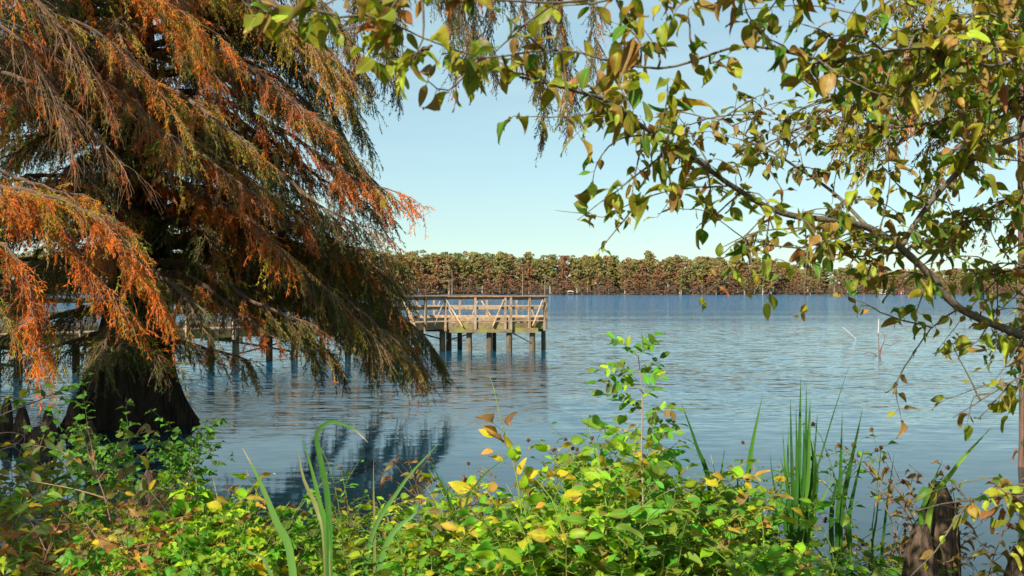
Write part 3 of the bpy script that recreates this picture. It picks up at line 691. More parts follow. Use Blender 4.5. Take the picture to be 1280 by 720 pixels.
# ---- cypress on the right
def cypress_right():
    base = P(1289, 364, 14.0)[:2]
    root = empty('cypress_tree', (base[0], base[1], 0)); off = (base[0], base[1], 0)
    g = Geo()
    cypress_trunk(g, [(base[0]+.05, base[1], -0.5), (base[0], base[1], 1), (base[0]-.03, base[1], 4), (base[0], base[1]+.1, 9), (base[0], base[1], 15)], [0.14, 0.135, 0.13, 0.1, 0.05], 0.10, -0.2, 9, 1.2)
    g.build('trunk', M['bark_red'], root, True, off)
    t = lambda py, dx=0: np.array([base[0]+dx, base[1], H-(py-HY)/F*14.0])
    limbs = [
        ([t(70), P(1210, 60, 14), P(1140, 85, 14), P(1085, 120, 14), P(1060, 150, 14)], 'dark', 1.9, .85),
        ([t(90), P(1220, 100, 13.6), P(1150, 120, 13.4), P(1100, 160, 13.4)], 'dark', 1.7, .75),
        ([t(140), P(1240, 150, 13.6), P(1200, 180, 13.4), P(1170, 210, 13.4)], 'dark', 1.5, .6),
        ([t(40), P(1220, 30, 14.6), P(1150, 60, 15), P(1110, 120, 15.2), P(1090, 170, 15.2)], 'dark', 1.2, .75),
        ([t(110), P(1230, 110, 14.2), P(1190, 140, 14.4), P(1150, 170, 14.6)], 'dark', 1.0, .6),
        ([t(20), P(1200, -10, 13.4), P(1110, 10, 13), P(1070, 40, 13)], 'olive', 1.0, .8),
        ([t(240), P(1255, 250, 14), P(1230, 275, 14)], 'dark', 0.8, .4),
    ]
    for pts, pal, dens, sl in limbs:
        gw, gl = Geo(), Geo()
        cypress_limb(gw, gl, pts, (0.04, 0.008), pal, dens, sl)
        lb = gw.build('limb', M['twig'], root, False, off)
        f = gl.build('foliage', M['needles'], lb); f.location = (-off[0], -off[1], -off[2])
    gw, gl = Geo(), Geo()
    canopy_above(gw, gl, base, 7.0, 14, 12, 2.6, 'olive')
    gw.build('branchwork', M['twig'], root, False, off); gl.build('crown', M['needles'], root, False, off)
    tag(root, 'slim reddish cypress trunk at the right edge behind the leafy branches', 'tree')
cypress_right()

# ------------------------------------------------------------------ the overhanging broadleaf tree on the right
LP = [(3.0, (0.16, 0.21, 0.014)), (2.6, (0.29, 0.30, 0.016)), (2.0, (0.25, 0.17, 0.04)), (2.6, (0.07, 0.18, 0.018)), (.7, (0.36, 0.22, 0.05)), (1.3, (0.33, 0.40, 0.03)), (.5, (0.32, 0.12, 0.045))]
LPD = [(3, (0.08, 0.11, 0.025)), (2, (0.16, 0.15, 0.035)), (1.5, (0.22, 0.14, 0.05)), (1, (0.2, 0.25, 0.04))]
def leafy_twig(gw, gl, pts, r=(0.004, 0.0015), nleaf=10, L=(0.07, 0.115), pal=LP, side=True, droop=0.42, sides=5):
    p = spline(pts, 0.03); n = len(p)
    p = p+np.cumsum(rvec(n, 0.0016), 0)
    tube(gw, p, list(r), sides, (1, 1, 1), wob=0.08)
    t = tangents(p)
    if nleaf <= 0: return p
    nleaf = int(nleaf*1.45+.5)
    k = rng.integers(int(n*0.08), n, nleaf); k[0] = n-1
    a = rvec(nleaf, 0.75); d = t[k]*0.5+a+np.array([0, 0, -droop])
    d = nrm(d); L = (L[0]*.78, L[1]*.8); 
    pl = rng.uniform(0.008, 0.02, nleaf)
    b = p[k]+d*pl[:, None]
    for q in range(nleaf):
        tube(gw, np.stack([p[k[q]], (p[k[q]]+b[q])/2+[0, 0, .002], b[q]]), [0.0011, 0.0009], 3, (1.2, 1.2, .8), cap=False)
    LL = rng.uniform(L[0], L[1], nleaf)*np.where(rng.random(nleaf) < 0.25, 0.65, 1)
    upv = nrm(np.array([0, 0, 1.0])+rvec(nleaf, 0.55))
    cv = rng.random(nleaf)
    col = pick(pal, nleaf, 0.14)
    big = cv < 0.78
    for msk, tpl, wf in ((big, OVATE, 0.56), (~big, CURL, 0.5)):
        if msk.any():
            leaves(gl, tpl, b[msk], d[msk], upv[msk], LL[msk], LL[msk]*wf*rng.uniform(.8, 1.2, msk.sum()), col[msk], rng.uniform(0.3, 1.9, msk.sum()))
    return p

def overhang():
    base = np.array([3.05, 4.3, ground_z(3.05, 4.3)-0.05])
    root = empty('broadleaf_tree', tuple(base)); off = tuple(base)
    g = Geo()
    fork = P(1440, 420, 4.3)
    tp = spline([base, base+[0.02, 0, .5], fork+[0.06, 0, -.2], fork+[.03, 0, .1], P(1400, 180, 4.25), P(1400, -150, 4.2), P(1380, -420, 4.1)], 0.06)
    tube(g, tp, [0.075, 0.06, 0.052, 0.042, 0.03, 0.016], 10, (1, 1, 1), wob=0.04)
    g.build('trunk', M['limb'], root, True, off)
    def limb(ctrl, r, subs):
        gw, gl = Geo(), Geo()
        cp = [P(*c) for c in ctrl]
        if ctrl[0][0] > 1310: cp.insert(0, tp[np.argmin(np.linalg.norm(tp-cp[0]+np.array([0, 0, .12]), axis=1))])
        elif ctrl[-1][0] > 1310: cp.append(tp[np.argmin(np.linalg.norm(tp-cp[-1], axis=1))])
        pts = spline(cp, 0.05)
        pts = pts+np.cumsum(rvec(len(pts), 0.002), 0)*np.linspace(0, 1, len(pts))[:, None]
        tube(gw, pts, list(r), 8, (1, 1, 1), wob=0.06)
        for s in subs: s(gw, gl, pts)
        lb = gw.build('limb', M['limb'], root, True, off)
        if gl.n: f = gl.build('foliage', M['leaf'], lb, True); f.location = tuple(-np.array(off))
    def auto(n, f0, f1, Lr, nl, pal=LP, L=(0.07, 0.11), up=0.25):
        def go(gw, gl, pts):
            for _ in range(n):
                k = int(rng.uniform(f0, f1)*(len(pts)-1)); t = tangents(pts)[k]
                d = nrm(t*rng.uniform(.1, .9)+rvec(1, .75)[0]+[0, 0, rng.uniform(-.35, up)]); l = rng.uniform(*Lr)
                a = pts[k]
                leafy_twig(gw, gl, [a, a+d*l*.5+rvec(1, .015)[0], a+d*l+rvec(1, .03)[0]+[0, 0, -.12*l]], (0.0038, 0.0012), rng.integers(*nl), L, pal)
        return go
    def twig(ctrl, nl, r=(0.004, 0.0014), L=(0.06, 0.095), pal=LP):
        def go(gw, gl, pts):
            leafy_twig(gw, gl, [P(*c) for c in ctrl], r, nl, L, pal)
        return go
    # main limb: from the right edge up to the top left
    limb([(1440, 428, 4.3), (1340, 440, 4.25), (1280, 420, 4.2), (1200, 385, 4.1), (1165, 345, 4.05), (1125, 308, 4.0), (1085, 284, 3.95), (1030, 272, 3.85), (975, 264, 3.8), (915, 232, 3.65), (870, 198, 3.5), (820, 168, 3.35), (770, 132, 3.2), (715, 112, 3.05), (650, 95, 2.95)],
         (0.020, 0.018, 0.0155, 0.013, 0.010, 0.007, 0.004), [
        auto(12, .18, .5, (.15, .4), (4, 9)), auto(16, .45, .8, (.12, .35), (4, 9)), auto(14, .78, 1.0, (.1, .32), (5, 10)),
        twig([(1085, 284, 3.95), (1000, 310, 3.7), (930, 300, 3.6), (880, 268, 3.5), (845, 265, 3.45)], 16),
        twig([(1060, 275, 3.9), (1010, 320, 3.7), (975, 350, 3.6), (960, 372, 3.55)], 8),
        twig([(1010, 315, 3.7), (1008, 360, 3.65), (1012, 378, 3.65)], 3, L=(.085, .11)),
        twig([(915, 232, 3.65), (840, 240, 3.8), (790, 255, 3.9), (752, 272, 4.0), (735, 268, 4.05)], 16, L=(.05, .085)),
        twig([(800, 250, 3.9), (775, 285, 3.95), (762, 300, 3.95), (750, 312, 3.95)], 6, L=(.05, .07)),
        twig([(735, 268, 4.05), (720, 266, 4.1), (694, 262, 4.15)], 0, (0.0025, 0.0008)),
        twig([(870, 198, 3.5), (830, 195, 3.6), (800, 215, 3.7), (780, 230, 3.8)], 12, L=(.05, .08)),
        twig([(820, 168, 3.35), (770, 175, 3.3), (745, 205, 3.3), (740, 225, 3.3)], 5, L=(.05, .085)),
        twig([(1125, 308, 4.0), (1080, 318, 4.1), (1030, 318, 4.2), (990, 330, 4.3)], 7, (0.005, 0.002)),
        twig([(1200, 385, 4.1), (1165, 410, 4.0), (1145, 440, 3.95), (1125, 480, 3.9), (1130, 520, 3.9)], 9, L=(.06, .09)),
        twig([(1165, 410, 4.0), (1110, 395, 3.9), (1080, 380, 3.85), (1060, 372, 3.85)], 10, L=(.06, .085)),
        twig([(1240, 400, 4.1), (1220, 430, 4.0), (1190, 440, 3.95)], 8, L=(.07, .1)),
        twig([(1280, 420, 4.2), (1262, 450, 4.0), (1240, 480, 3.9)], 5, L=(.07, .1)),
        twig([(1165, 345, 4.05), (1150, 372, 4.0), (1140, 400, 3.95)], 7, L=(.07, .1)),
    ])
    # leaves and twigs nearest the camera along the top
    limb([(1330, 60, 3.6), (1240, 82, 3.4), (1150, 58, 3.2), (1040, 70, 3.0), (930, 52, 2.85), (820, 82, 2.75), (700, 62, 2.7), (600, 72, 2.65), (540, 58, 2.6), (470, 30, 2.55), (420, 18, 2.5)],
         (0.007, 0.006, 0.005, 0.004, 0.003, 0.002), [
        auto(22, .1, .45, (.12, .3), (5, 10)), auto(26, .4, .75, (.08, .24), (5, 9), L=(.06, .095), up=.45), auto(16, .7, 1.0, (.06, .2), (4, 8), L=(.06, .1), up=.5),
        twig([(420, 18, 2.5), (370, 10, 2.5), (320, 15, 2.5), (290, -10, 2.5)], 8, L=(.075, .115)),
        twig([(600, 72, 2.65), (560, 112, 2.6), (535, 100, 2.6)], 6, L=(.07, .1)),
        twig([(540, 58, 2.6), (500, 75, 2.55), (470, 70, 2.55)], 6, L=(.08, .11)),
        twig([(700, 58, 2.7), (710, 110, 2.7), (712, 150, 2.7)], 3, L=(.08, .1)),
    ])
    limb([(1370, -100, 3.9), (1200, -60, 3.3), (1020, -30, 2.9), (850, -20, 2.7), (700, -5, 2.6), (560, -12, 2.5), (430, -20, 2.45)],
         (0.014, 0.010, 0.007, 0.004, 0.002), [
        auto(14, .2, .6, (.1, .25), (4, 8)), auto(24, .5, 1.0, (.06, .2), (4, 8), L=(.06, .095), up=0.1),
    ])
    # second limb rising to the upper right and the dense right side
    limb([(1128, 308, 4.0), (1140, 285, 4.0), (1165, 250, 3.95), (1200, 212, 3.9), (1240, 185, 3.9), (1300, 160, 3.9), (1370, 120, 4.0)],
         (0.009, 0.011, 0.014, 0.018), [
        auto(14, .1, 1, (.12, .36), (5, 10)),
        twig([(1200, 212, 3.9), (1225, 175, 3.85), (1250, 130, 3.8)], 10, (0.007, 0.002)),
        twig([(1160, 255, 3.95), (1120, 230, 3.9), (1090, 190, 3.85)], 10),
    ])
    limb([(1400, 250, 4.25), (1320, 240, 4.3), (1260, 250, 4.4), (1215, 275, 4.5), (1180, 300, 4.6)], (0.014, 0.009, 0.003), [auto(36, .2, 1, (.12, .4), (5, 11), L=(.055, .085))])
    limb([(1410, 330, 4.3), (1330, 325, 4.5), (1270, 335, 4.7), (1225, 345, 4.9)], (0.012, 0.003), [auto(42, .2, 1, (.12, .4), (5, 11), L=(.05, .08))])
    limb([(1400, 60, 4.2), (1320, 40, 4.1), (1240, 60, 4.0), (1160, 90, 3.9), (1090, 105, 3.9), (1040, 130, 3.9)], (0.014, 0.008, 0.003), [auto(40, .2, 1, (.12, .4), (5, 11), L=(.055, .09))])
    limb([(1400, -20, 4.2), (1300, -10, 4.0), (1200, 20, 3.8), (1120, 35, 3.7)], (0.014, 0.008, 0.003), [auto(30, .2, 1, (.12, .4), (5, 11), L=(.06, .09))])
    limb([(1405, 130, 4.2), (1320, 120, 4.2), (1250, 125, 4.2), (1180, 150, 4.2), (1110, 160, 4.2), (1040, 150, 4.2), (990, 165, 4.2), (920, 210, 4.2), (860, 225, 4.2)], (0.012, 0.007, 0.005, 0.002), [auto(30, .15, .6, (.12, .35), (4, 10), L=(.06, .095)), auto(22, .55, 1, (.1, .3), (3, 8), pal=LPD, L=(.04, .07))])
    limb([(1085, 284, 3.95), (1040, 240, 4.1), (980, 200, 4.2), (930, 170, 4.3), (900, 150, 4.35), (870, 150, 4.4)], (0.008, 0.002), [auto(20, .2, 1, (.1, .32), (4, 9), pal=LPD, L=(.045, .08))])
    limb([(1060, 278, 3.95), (1010, 285, 4.2), (950, 290, 4.3), (905, 310, 4.4)], (0.006, 0.002), [auto(14, .2, 1, (.1, .3), (3, 8), L=(.05, .08))])
    limb([(1420, 380, 4.4), (1350, 385, 4.8), (1300, 395, 5.1), (1262, 420, 5.3)], (0.010, 0.003), [auto(26, .3, 1, (.1, .35), (4, 9), L=(.05, .08))])
    # lower right twigs
    limb([(1425, 470, 4.3), (1330, 450, 4.1), (1268, 475, 4.0), (1225, 500, 3.9), (1195, 520, 3.85)], (0.010, 0.004, 0.002), [auto(5, .3, 1, (.1, .25), (2, 5)), twig([(1225, 500, 3.9), (1205, 460, 3.9), (1190, 430, 3.9)], 2), twig([(1270, 475, 4.0), (1280, 520, 4.0), (1275, 560, 4.0)], 5)])
    limb([(1430, 640, 4.3), (1330, 620, 4.0), (1270, 620, 3.8), (1210, 630, 3.6), (1150, 640, 3.5)], (0.010, 0.004, 0.002), [auto(12, .3, 1, (.1, .3), (3, 6)), twig([(1210, 630, 3.6), (1170, 690, 3.5), (1140, 720, 3.5)], 6)])
    # the fine horizontal wire-like twig against the sky
    limb([(1150, 62, 3.2), (1090, 25, 3.25), (1020, 8, 3.3), (960, 8, 3.3), (915, 13, 3.3)], (0.003, 0.0012), [])
    tag(root, 'broadleaf tree on the right whose yellowing limbs arch across the top of the view', 'tree')
overhang()

# ------------------------------------------------------------------ bank plants
YEL = (0.55, 0.42, 0.02); LIM = (0.26, 0.47, 0.012); GRN = (0.07, 0.28, 0.018); DGR = (0.05, 0.12, 0.02); RED = (0.34, 0.07, 0.035); SAL = (0.50, 0.17, 0.08); BRO = (0.22, 0.11, 0.05); ORG = (0.52, 0.26, 0.04)
WP = {
    'lime': [(4.5, LIM), (5, GRN), (.9, DGR), (.7, YEL), (.3, BRO)],
    'green': [(4, GRN), (3, (0.19, 0.31, 0.035)), (1.3, DGR), (.6, YEL), (.2, BRO)],
    'yellow': [(2.2, YEL), (3.5, LIM), (3, GRN), (.7, ORG), (.7, BRO)],
    'red': [(1.8, SAL), (2.2, RED), (2.2, LIM), (2.4, GRN), (1, YEL)],
    'dull': [(4, (0.10, 0.16, 0.045)), (3, (0.15, 0.20, 0.05)), (1, YEL), (.8, BRO), (.4, SAL)],
    'dark': [(3, (0.05, 0.17, 0.02)), (2, GRN), (1, DGR)],
    'dry': [(3, BRO), (2, (0.30, 0.17, 0.07)), (1.4, OL)],
}
STEMC = {'lime': (0.20, 0.26, 0.05), 'green': (0.13, 0.20, 0.04), 'yellow': (0.24, 0.26, 0.05), 'red': (0.28, 0.12, 0.06), 'dull': (0.26, 0.14, 0.08), 'dark': (0.08, 0.12, 0.04), 'dry': (0.24, 0.15, 0.08)}

def plant(name, h, pal, nst, npl, Lr, tpl=OVATE, wf=0.55, spread=0.3, trif=False, droop=0.15, branch=0.5, seed=False, bare=0.2, loc=(0, 0, 0)):
    """stems with side shoots and leaves, as root > stem + leaves."""
    root = empty(name, loc)
    gs, gl = Geo(), Geo(); gh = []
    sc = np.array(STEMC[pal])
    def dress(p, n, Ls, lo):
        t = tangents(p); m = len(p)
        k = np.clip((np.linspace(lo, 1, n)*(m-1)+rng.uniform(-1, 1, n)).astype(int), 0, m-1)
        az = np.arange(n)*2.4+rng.uniform(0, 6); d = np.stack([np.cos(az), np.sin(az), rng.uniform(-.5, .55, n)-droop], 1)+t[k]*0.35
        d = nrm(d); pet = rng.uniform(.015, .05, n)
        b = p[k]+d*pet[:, None]
        for q in range(n): tube(gs, np.stack([p[k[q]], b[q]]), [0.0013, 0.001], 3, sc*1.1, cap=False)
        L = rng.uniform(*Ls, n)*(1-0.35*np.linspace(0, 1, n)**2)
        up = nrm(np.array([-.3, -.55, 1.0])+rvec(n, .55))
        c0 = pick(WP[pal], 1)[0]; col = pick(WP[pal], n, .16)*0.8+c0*0.2
        cur = rng.uniform(.4, 1.6, n)
        leaves(gl, tpl, b, d, up, L, L*wf*rng.uniform(.85, 1.15, n), col, cur)
        if trif:
            s = nrm(np.cross(d, up))
            for sg in (-1, 1):
                dd = nrm(d*0.45+s*sg+up*0.05)
                leaves(gl, tpl, b, dd, up, L*.85, L*.85*wf, np.clip(col*rng.uniform(.85, 1.15, (n, 1)), 0, .8), cur)
    for s in range(nst):
        az = rng.uniform(0, 2*np.pi); lean = spread*rng.uniform(.2, 1.0); hh = h*rng.uniform(.65, 1.0)
        d = np.array([math.cos(az), math.sin(az), 0])
        b = d*rng.uniform(0, .06)*spread*3
        p = spline([b, b+d*lean*hh*.25+[0, 0, hh*.4], b+d*lean*hh*.7+[0, 0, hh*.8], b+d*lean*hh*1.15+[0, 0, hh]], .05)
        p = p+np.cumsum(rvec(len(p), .004), 0)
        tube(gs, p, [.0045*h**.5+.001, .0016], 5, sc*rng.uniform(.85, 1.2))
        dress(p, npl, Lr, bare)
        nb_ = int(round(branch*rng.uniform(2, 6)))
        for _ in range(nb_):
            k = int(rng.uniform(.3, .92)*len(p)); a2 = rng.uniform(0, 6.28); l = hh*rng.uniform(.15, .36)
            dd = np.array([math.cos(a2)*.8, math.sin(a2)*.8, rng.uniform(.2, .9)])
            q = spline([p[k], p[k]+dd*l*.5, p[k]+dd*l+[0, 0, -.06*l]], .04)
            tube(gs, q, [.0025, .0012], 4, sc, cap=False)
            dress(q, max(4, int(npl*.6)), (Lr[0]*.8, Lr[1]*.8), .2)
            if seed and rng.random() < .7: gh.append(q[-1])
        if seed: gh.append(p[-1])
    gs.build('stem', M['stem'], root); gl.build('leaves', M['weed'], root, True)
    for c in gh[:8]:
        q = Geo(); head(q, c); q.build('seed_head', M['twig'], root, True)
    return root

def head(g, c):
    """a small dry bristly seed head"""
    for k in range(1):
        cc = c
        n = 26; d = nrm(rvec(n))
        leaves(g, NEEDLE, np.tile(cc, (n, 1)), d, rvec(n), rng.uniform(.010, .02, n), .008, np.tile(np.array([0.75, .5, .4]), (n, 1)))
        tube(g, np.stack([cc-[0, 0, .012], cc-[0, 0, .004], cc+[0, 0, .006], cc+[0, 0, .012]]), [.003, .010, .009, .003], 6, (.6, .4, .35))

KINDS = {
    'lime': dict(h=.95, pal='lime', nst=6, npl=10, Lr=(0.090, 0.168), spread=.42, branch=1.0),
    'green': dict(h=1.0, pal='green', nst=6, npl=10, Lr=(0.090, 0.160), spread=.40, branch=1.0, tpl=LANCE, wf=.48),
    'yellow': dict(h=.95, pal='yellow', nst=6, npl=10, Lr=(0.075, 0.146), spread=.42, branch=1.0),
    'vine': dict(h=.85, pal='lime', nst=6, npl=11, Lr=(0.067, 0.124), tpl=LOBED, wf=.7, spread=.5, trif=True, branch=.7, droop=.4),
    'red': dict(h=.8, pal='red', nst=6, npl=10, Lr=(0.075, 0.131), spread=.5, branch=1.0, droop=.35, tpl=LOBED, wf=.6),
    'dull': dict(h=.95, pal='dull', nst=6, npl=10, Lr=(0.058, 0.098), tpl=ELLIP, wf=.52, spread=.45, branch=1.0),
    'seedy': dict(h=1.2, pal='green', nst=4, npl=8, Lr=(0.046, 0.091), tpl=LANCE, wf=.45, spread=.3, branch=1.0, seed=True),
    'dry': dict(h=1.0, pal='dry', nst=5, npl=7, Lr=(0.039, 0.091), tpl=CURL, wf=.5, spread=.35, branch=1.0, seed=True),
}
NAMES = {'lime': 'leafy_weed', 'green': 'leafy_weed', 'yellow': 'leafy_weed', 'vine': 'climbing_vine', 'red': 'climbing_vine', 'dull': 'bank_shrub', 'seedy': 'flowering_weed', 'dry': 'flowering_weed'}
WHAT = {'lime': 'lime green broad-leaved weed', 'green': 'deep green pointed-leaved weed', 'yellow': 'yellowing broad-leaved weed', 'vine': 'lobed three-leaf lime vine', 'red': 'salmon red turning vine', 'dull': 'dull green round-leaved shrub', 'seedy': 'tall green weed with dry seed heads', 'dry': 'brown withered weed with seed heads'}
CATS = {'leafy_weed': 'weed', 'climbing_vine': 'vine', 'bank_shrub': 'shrub', 'flowering_weed': 'weed'}
protos = {k: [] for k in KINDS}
HT = {}
def place(kind, px, top, Y, rz=None):
    """a plant whose tip stands at photo point (px, top) when it grows at distance Y."""
    x = (px-640)/F*Y; z = float(ground_z(x, Y))-0.03
    hgt = H-(top-HY)/F*Y-z
    nmax = 2
    if len(protos[kind]) < nmax:
        kw = dict(KINDS[kind]); r = plant(NAMES[kind], **kw); protos[kind].append(r)
        HT[r.name] = kw['h']
        o = r
    else:
        r = protos[kind][rng.integers(nmax)]; o = copy_tree(r)
    h0 = HT[r.name]
    s = hgt/h0
    o.location = (x, Y, z); o.rotation_euler = (0, 0, rng.uniform(0, 6.28) if rz is None else rz)
    sh = np.clip(s, .55, 1.7); o.scale = (lerp(sh, 1, .45), lerp(sh, 1, .45), s)
    where = ('in the shaded lower left corner' if px < 170 else 'beside the leaning blade on the left' if px < 385 else 'below the folded blades' if px < 560
             else 'under the tall yellow-leaved stalk' if px < 720 else 'around the pale-stemmed sapling' if px < 880 else 'in front of the upright cattails' if px < 1040 else 'beside the brown cypress stump')
    tag(o, f'{WHAT[kind]} {where}', CATS[NAMES[kind]], f'{WHAT[kind].split(" with")[0]}s on the bank {where}')
    return o

def strip(kinds, wts, x0, x1, tops, Y0, Y1, n):
    """plants across a stretch of bank; `tops` is the outline (px, py) of their tips."""
    tx = [q[0] for q in tops]; ty = [q[1] for q in tops]
    w = np.array(wts, float)/sum(wts)
    for k in range(n):
        px = lerp(x0, x1, (k+rng.random())/n); Y = rng.uniform(Y0, Y1)
        place(kinds[rng.choice(len(kinds), p=w)], px, np.interp(px, tx, ty)+rng.triangular(-48, 8, 30), Y)
# outline of the growth along the bottom of the photo
OUT = [(-60, 580), (0, 590), (80, 580), (150, 590), (210, 625), (300, 615), (335, 690), (400, 680), (430, 640), (480, 615), (560, 630), (640, 605), (700, 565), (760, 550), (840, 565), (880, 595), (960, 608), (1020, 650), (1080, 660), (1150, 695), (1230, 700), (1340, 700)]
def out_at(d): return [(a, b+d) for a, b in OUT]
strip(['dull', 'red', 'yellow', 'green'], [4.4, 2.4, .6, 1.4], -60, 250, out_at(0), 6.0, 7.6, 11)
strip(['red', 'dull', 'green', 'yellow'], [2.2, 3.0, 1.6, .8], -40, 240, out_at(45), 4.6, 5.8, 11)
strip(['vine', 'yellow', 'red'], [4, 1.4, 2.2], 185, 330, out_at(-15), 5.2, 6.4, 6)
strip(['vine', 'lime'], [3, 1], 190, 300, out_at(40), 4.4, 5.2, 4)
strip(['lime', 'green', 'yellow'], [3, 2, 1], 405, 640, out_at(8), 5.4, 7.4, 12)
strip(['lime', 'green', 'yellow'], [4, 2, 1.5], 420, 700, out_at(45), 4.5, 5.6, 12)
strip(['lime', 'yellow', 'green', 'seedy'], [3, 2.4, 2, .8], 640, 900, out_at(2), 5.4, 7.2, 13)
strip(['lime', 'yellow', 'green'], [3, 2, 2], 690, 960, out_at(48), 4.4, 5.5, 11)
strip(['green', 'yellow', 'lime', 'seedy'], [3, 2, 1, 1], 890, 1030, out_at(0), 5.4, 6.8, 7)
strip(['green', 'yellow', 'lime'], [3, 2, 1], 930, 1130, out_at(50), 4.5, 5.5, 7)
strip(['green', 'dry', 'seedy', 'yellow'], [3, 1, 1, 1.4], 1030, 1340, out_at(10), 5.0, 6.6, 9)
for px, top, Y in ((450, 560, 6.4), (590, 585, 6.2), (720, 545, 6.0), (752, 540, 6.3), (1075, 530, 6.0), (1000, 560, 6.2), (900, 580, 6.0)): place('seedy', px, top, Y)
for px, top, Y in ((575, 555, 6.6), (1165, 560, 5.6), (1200, 580, 5.4), (1100, 610, 6.4), (440, 620, 7.0)): place('dry', px, top, Y)

# single plants that stand out
def hero(kind_kw, name, px, top, Y, label, cat, rz=0.0):
    x = (px-640)/F*Y; z = float(ground_z(x, Y))-.02
    h = H-(top-HY)/F*Y-z
    kw = dict(kind_kw); kw['h'] = h
    o = plant(name, loc=(x, Y, z), **kw); o.rotation_euler = (0, 0, rz)
    return tag(o, label, cat)
hero(dict(pal='dark', nst=13, npl=24, Lr=(.11, .19), tpl=LOBED, wf=.8, spread=.6, branch=1.0), 'bank_shrub', 165, 492, 13.2, 'dark green large-leaved bush at the foot of the big cypress trunk', 'shrub')
hero(dict(pal='dark', nst=9, npl=22, Lr=(.10, .17), tpl=LOBED, wf=.8, spread=.5, branch=.8), 'bank_shrub', 190, 500, 12.4, 'smaller dark green bush right of the large one under the cypress', 'shrub')
hero(dict(pal='dull', nst=1, npl=16, Lr=(.03, .06), tpl=LANCE, wf=.35, spread=.1, branch=1.0), 'flowering_weed', 222, 555, 8.0, 'narrow feathery grey-green weed standing against the dark water on the left', 'weed')
def yellow_stalk():
    Y = 5.0; x0 = (672-640)/F*Y; z0 = float(ground_z(x0, Y))
    root = empty('flowering_weed', (x0, Y, z0)); off = np.array([x0, Y, z0])
    gs, gl = Geo(), Geo()
    p = spline([(x0, Y, z0-.02), P(652, 640, Y), P(642, 580, Y), P(628, 532, Y), P(617, 485, Y), P(612, 470, Y)], .03)
    tube(gs, p, [.006, .0045, .0018], 6, (.24, .30, .06))
    spots = [(652, 575, YEL), (640, 560, LIM), (662, 592, ORG), (645, 565, LIM), (655, 600, LIM), (612, 536, ORG), (622, 545, BRO), (605, 540, YEL), (635, 550, YEL), (668, 588, YEL), (648, 585, YEL), (600, 562, ORG), (640, 520, BRO), (605, 520, BRO), (668, 605, BRO), (620, 572, YEL)]
    for a, b, c in spots:
        q = P(a, b, Y+rng.uniform(-.08, .08)); k = np.argmin(np.linalg.norm(p-q, axis=1)); k = max(0, k-3)
        st = p[k]+(q-p[k])*.55
        tube(gs, np.stack([p[k], st]), [.0016, .001], 3, (.26, .26, .08), cap=False)
        dd = nrm(q-p[k]+rvec(1, .02)[0]+[0, 0, -.02])[None]
        leaves(gl, CURL if c in (ORG, BRO) else OVATE, st[None], dd, nrm(np.array([[0, -.6, 1.0]])+rvec(1, .3)), rng.uniform(.06, .10), rng.uniform(.04, .06), pick([(1, c)], 1, .1), rng.uniform(.4, 1.3))
    a = gs.build('stem', M['stem'], root, True, off); gl.build('leaves', M['weed'], root, True, off)
    tag(root, 'tall single stalk with curled bright yellow and brown leaves against the water', 'weed')
yellow_stalk()

def sapling():
    Y = 5.0; x0 = (806-640)/F*Y; z0 = float(ground_z(x0, Y))
    root = empty('tree_sapling', (x0, Y, z0)); off = np.array([x0, Y, z0])
    gs, gl = Geo(), Geo()
    p = spline([(x0, Y, z0-.02), P(804, 640, Y), P(802, 560, Y), P(803, 500, Y), P(799, 455, Y), P(797, 440, Y)], .02)
    tube(gs, p, [.007, .0055, .004, .002], 7, (.36, .26, .19))
    comp = [((799, 448), (760, 420), 6), ((798, 445), (822, 428), 5), ((798, 440), (818, 420), 4), ((798, 462), (745, 462), 7), ((799, 475), (825, 448), 5), ((800, 490), (748, 478), 7), ((801, 505), (755, 492), 6), ((801, 470), (826, 470), 5), ((801, 500), (822, 486), 5), ((802, 520), (846, 512), 7),
            ((803, 536), (848, 530), 7), ((803, 545), (842, 540), 7), ((802, 550), (760, 545), 6), ((803, 515), (770, 500), 6), ((803, 575), (762, 560), 7), ((804, 585), (850, 575), 7), ((801, 482), (770, 458), 5), ((804, 600), (770, 610), 7), ((804, 610), (840, 600), 7)]
    for a, b, n in comp:
        A_ = P(a[0], a[1], Y); k = np.argmin(np.linalg.norm(p-A_, axis=1)); A_ = p[k]
        B_ = P(b[0], b[1], Y+rng.uniform(-.14, .14))
        r = spline([A_, (A_+B_)/2+[0, 0, .012], B_], .01)
        tube(gs, r, [.0017, .0008], 4, (.24, .28, .07), cap=False)
        t = tangents(r)
        for j in range(n):
            i_ = int(lerp(.25, 1, j/(n-1))*(len(r)-1))
            for sg in ((-1, 1) if j < n-1 else (0,)):
                up = nrm(np.array([0, -.35, 1.0])+rvec(1, .45)[0]); s = nrm(np.cross(t[i_], up))
                d = nrm(t[i_]*(.45 if sg else 1)+s*sg+[0, 0, -.1])[None]
                LL = rng.uniform(.044, .068)
                leaves(gl, ELLIP, r[i_][None], d, up[None], LL, LL*.56, pick([(4, GRN), (2, LIM), (1.5, DGR), (.25, BRO)], 1, .15), rng.uniform(.3, 1.2))
    gs.build('stem', M['stem'], root, True, off); gl.build('leaves', M['weed'], root, True, off)
    tag(root, 'slender pale-stemmed sapling with round green leaflets rising against the water', 'sapling')
sapling()

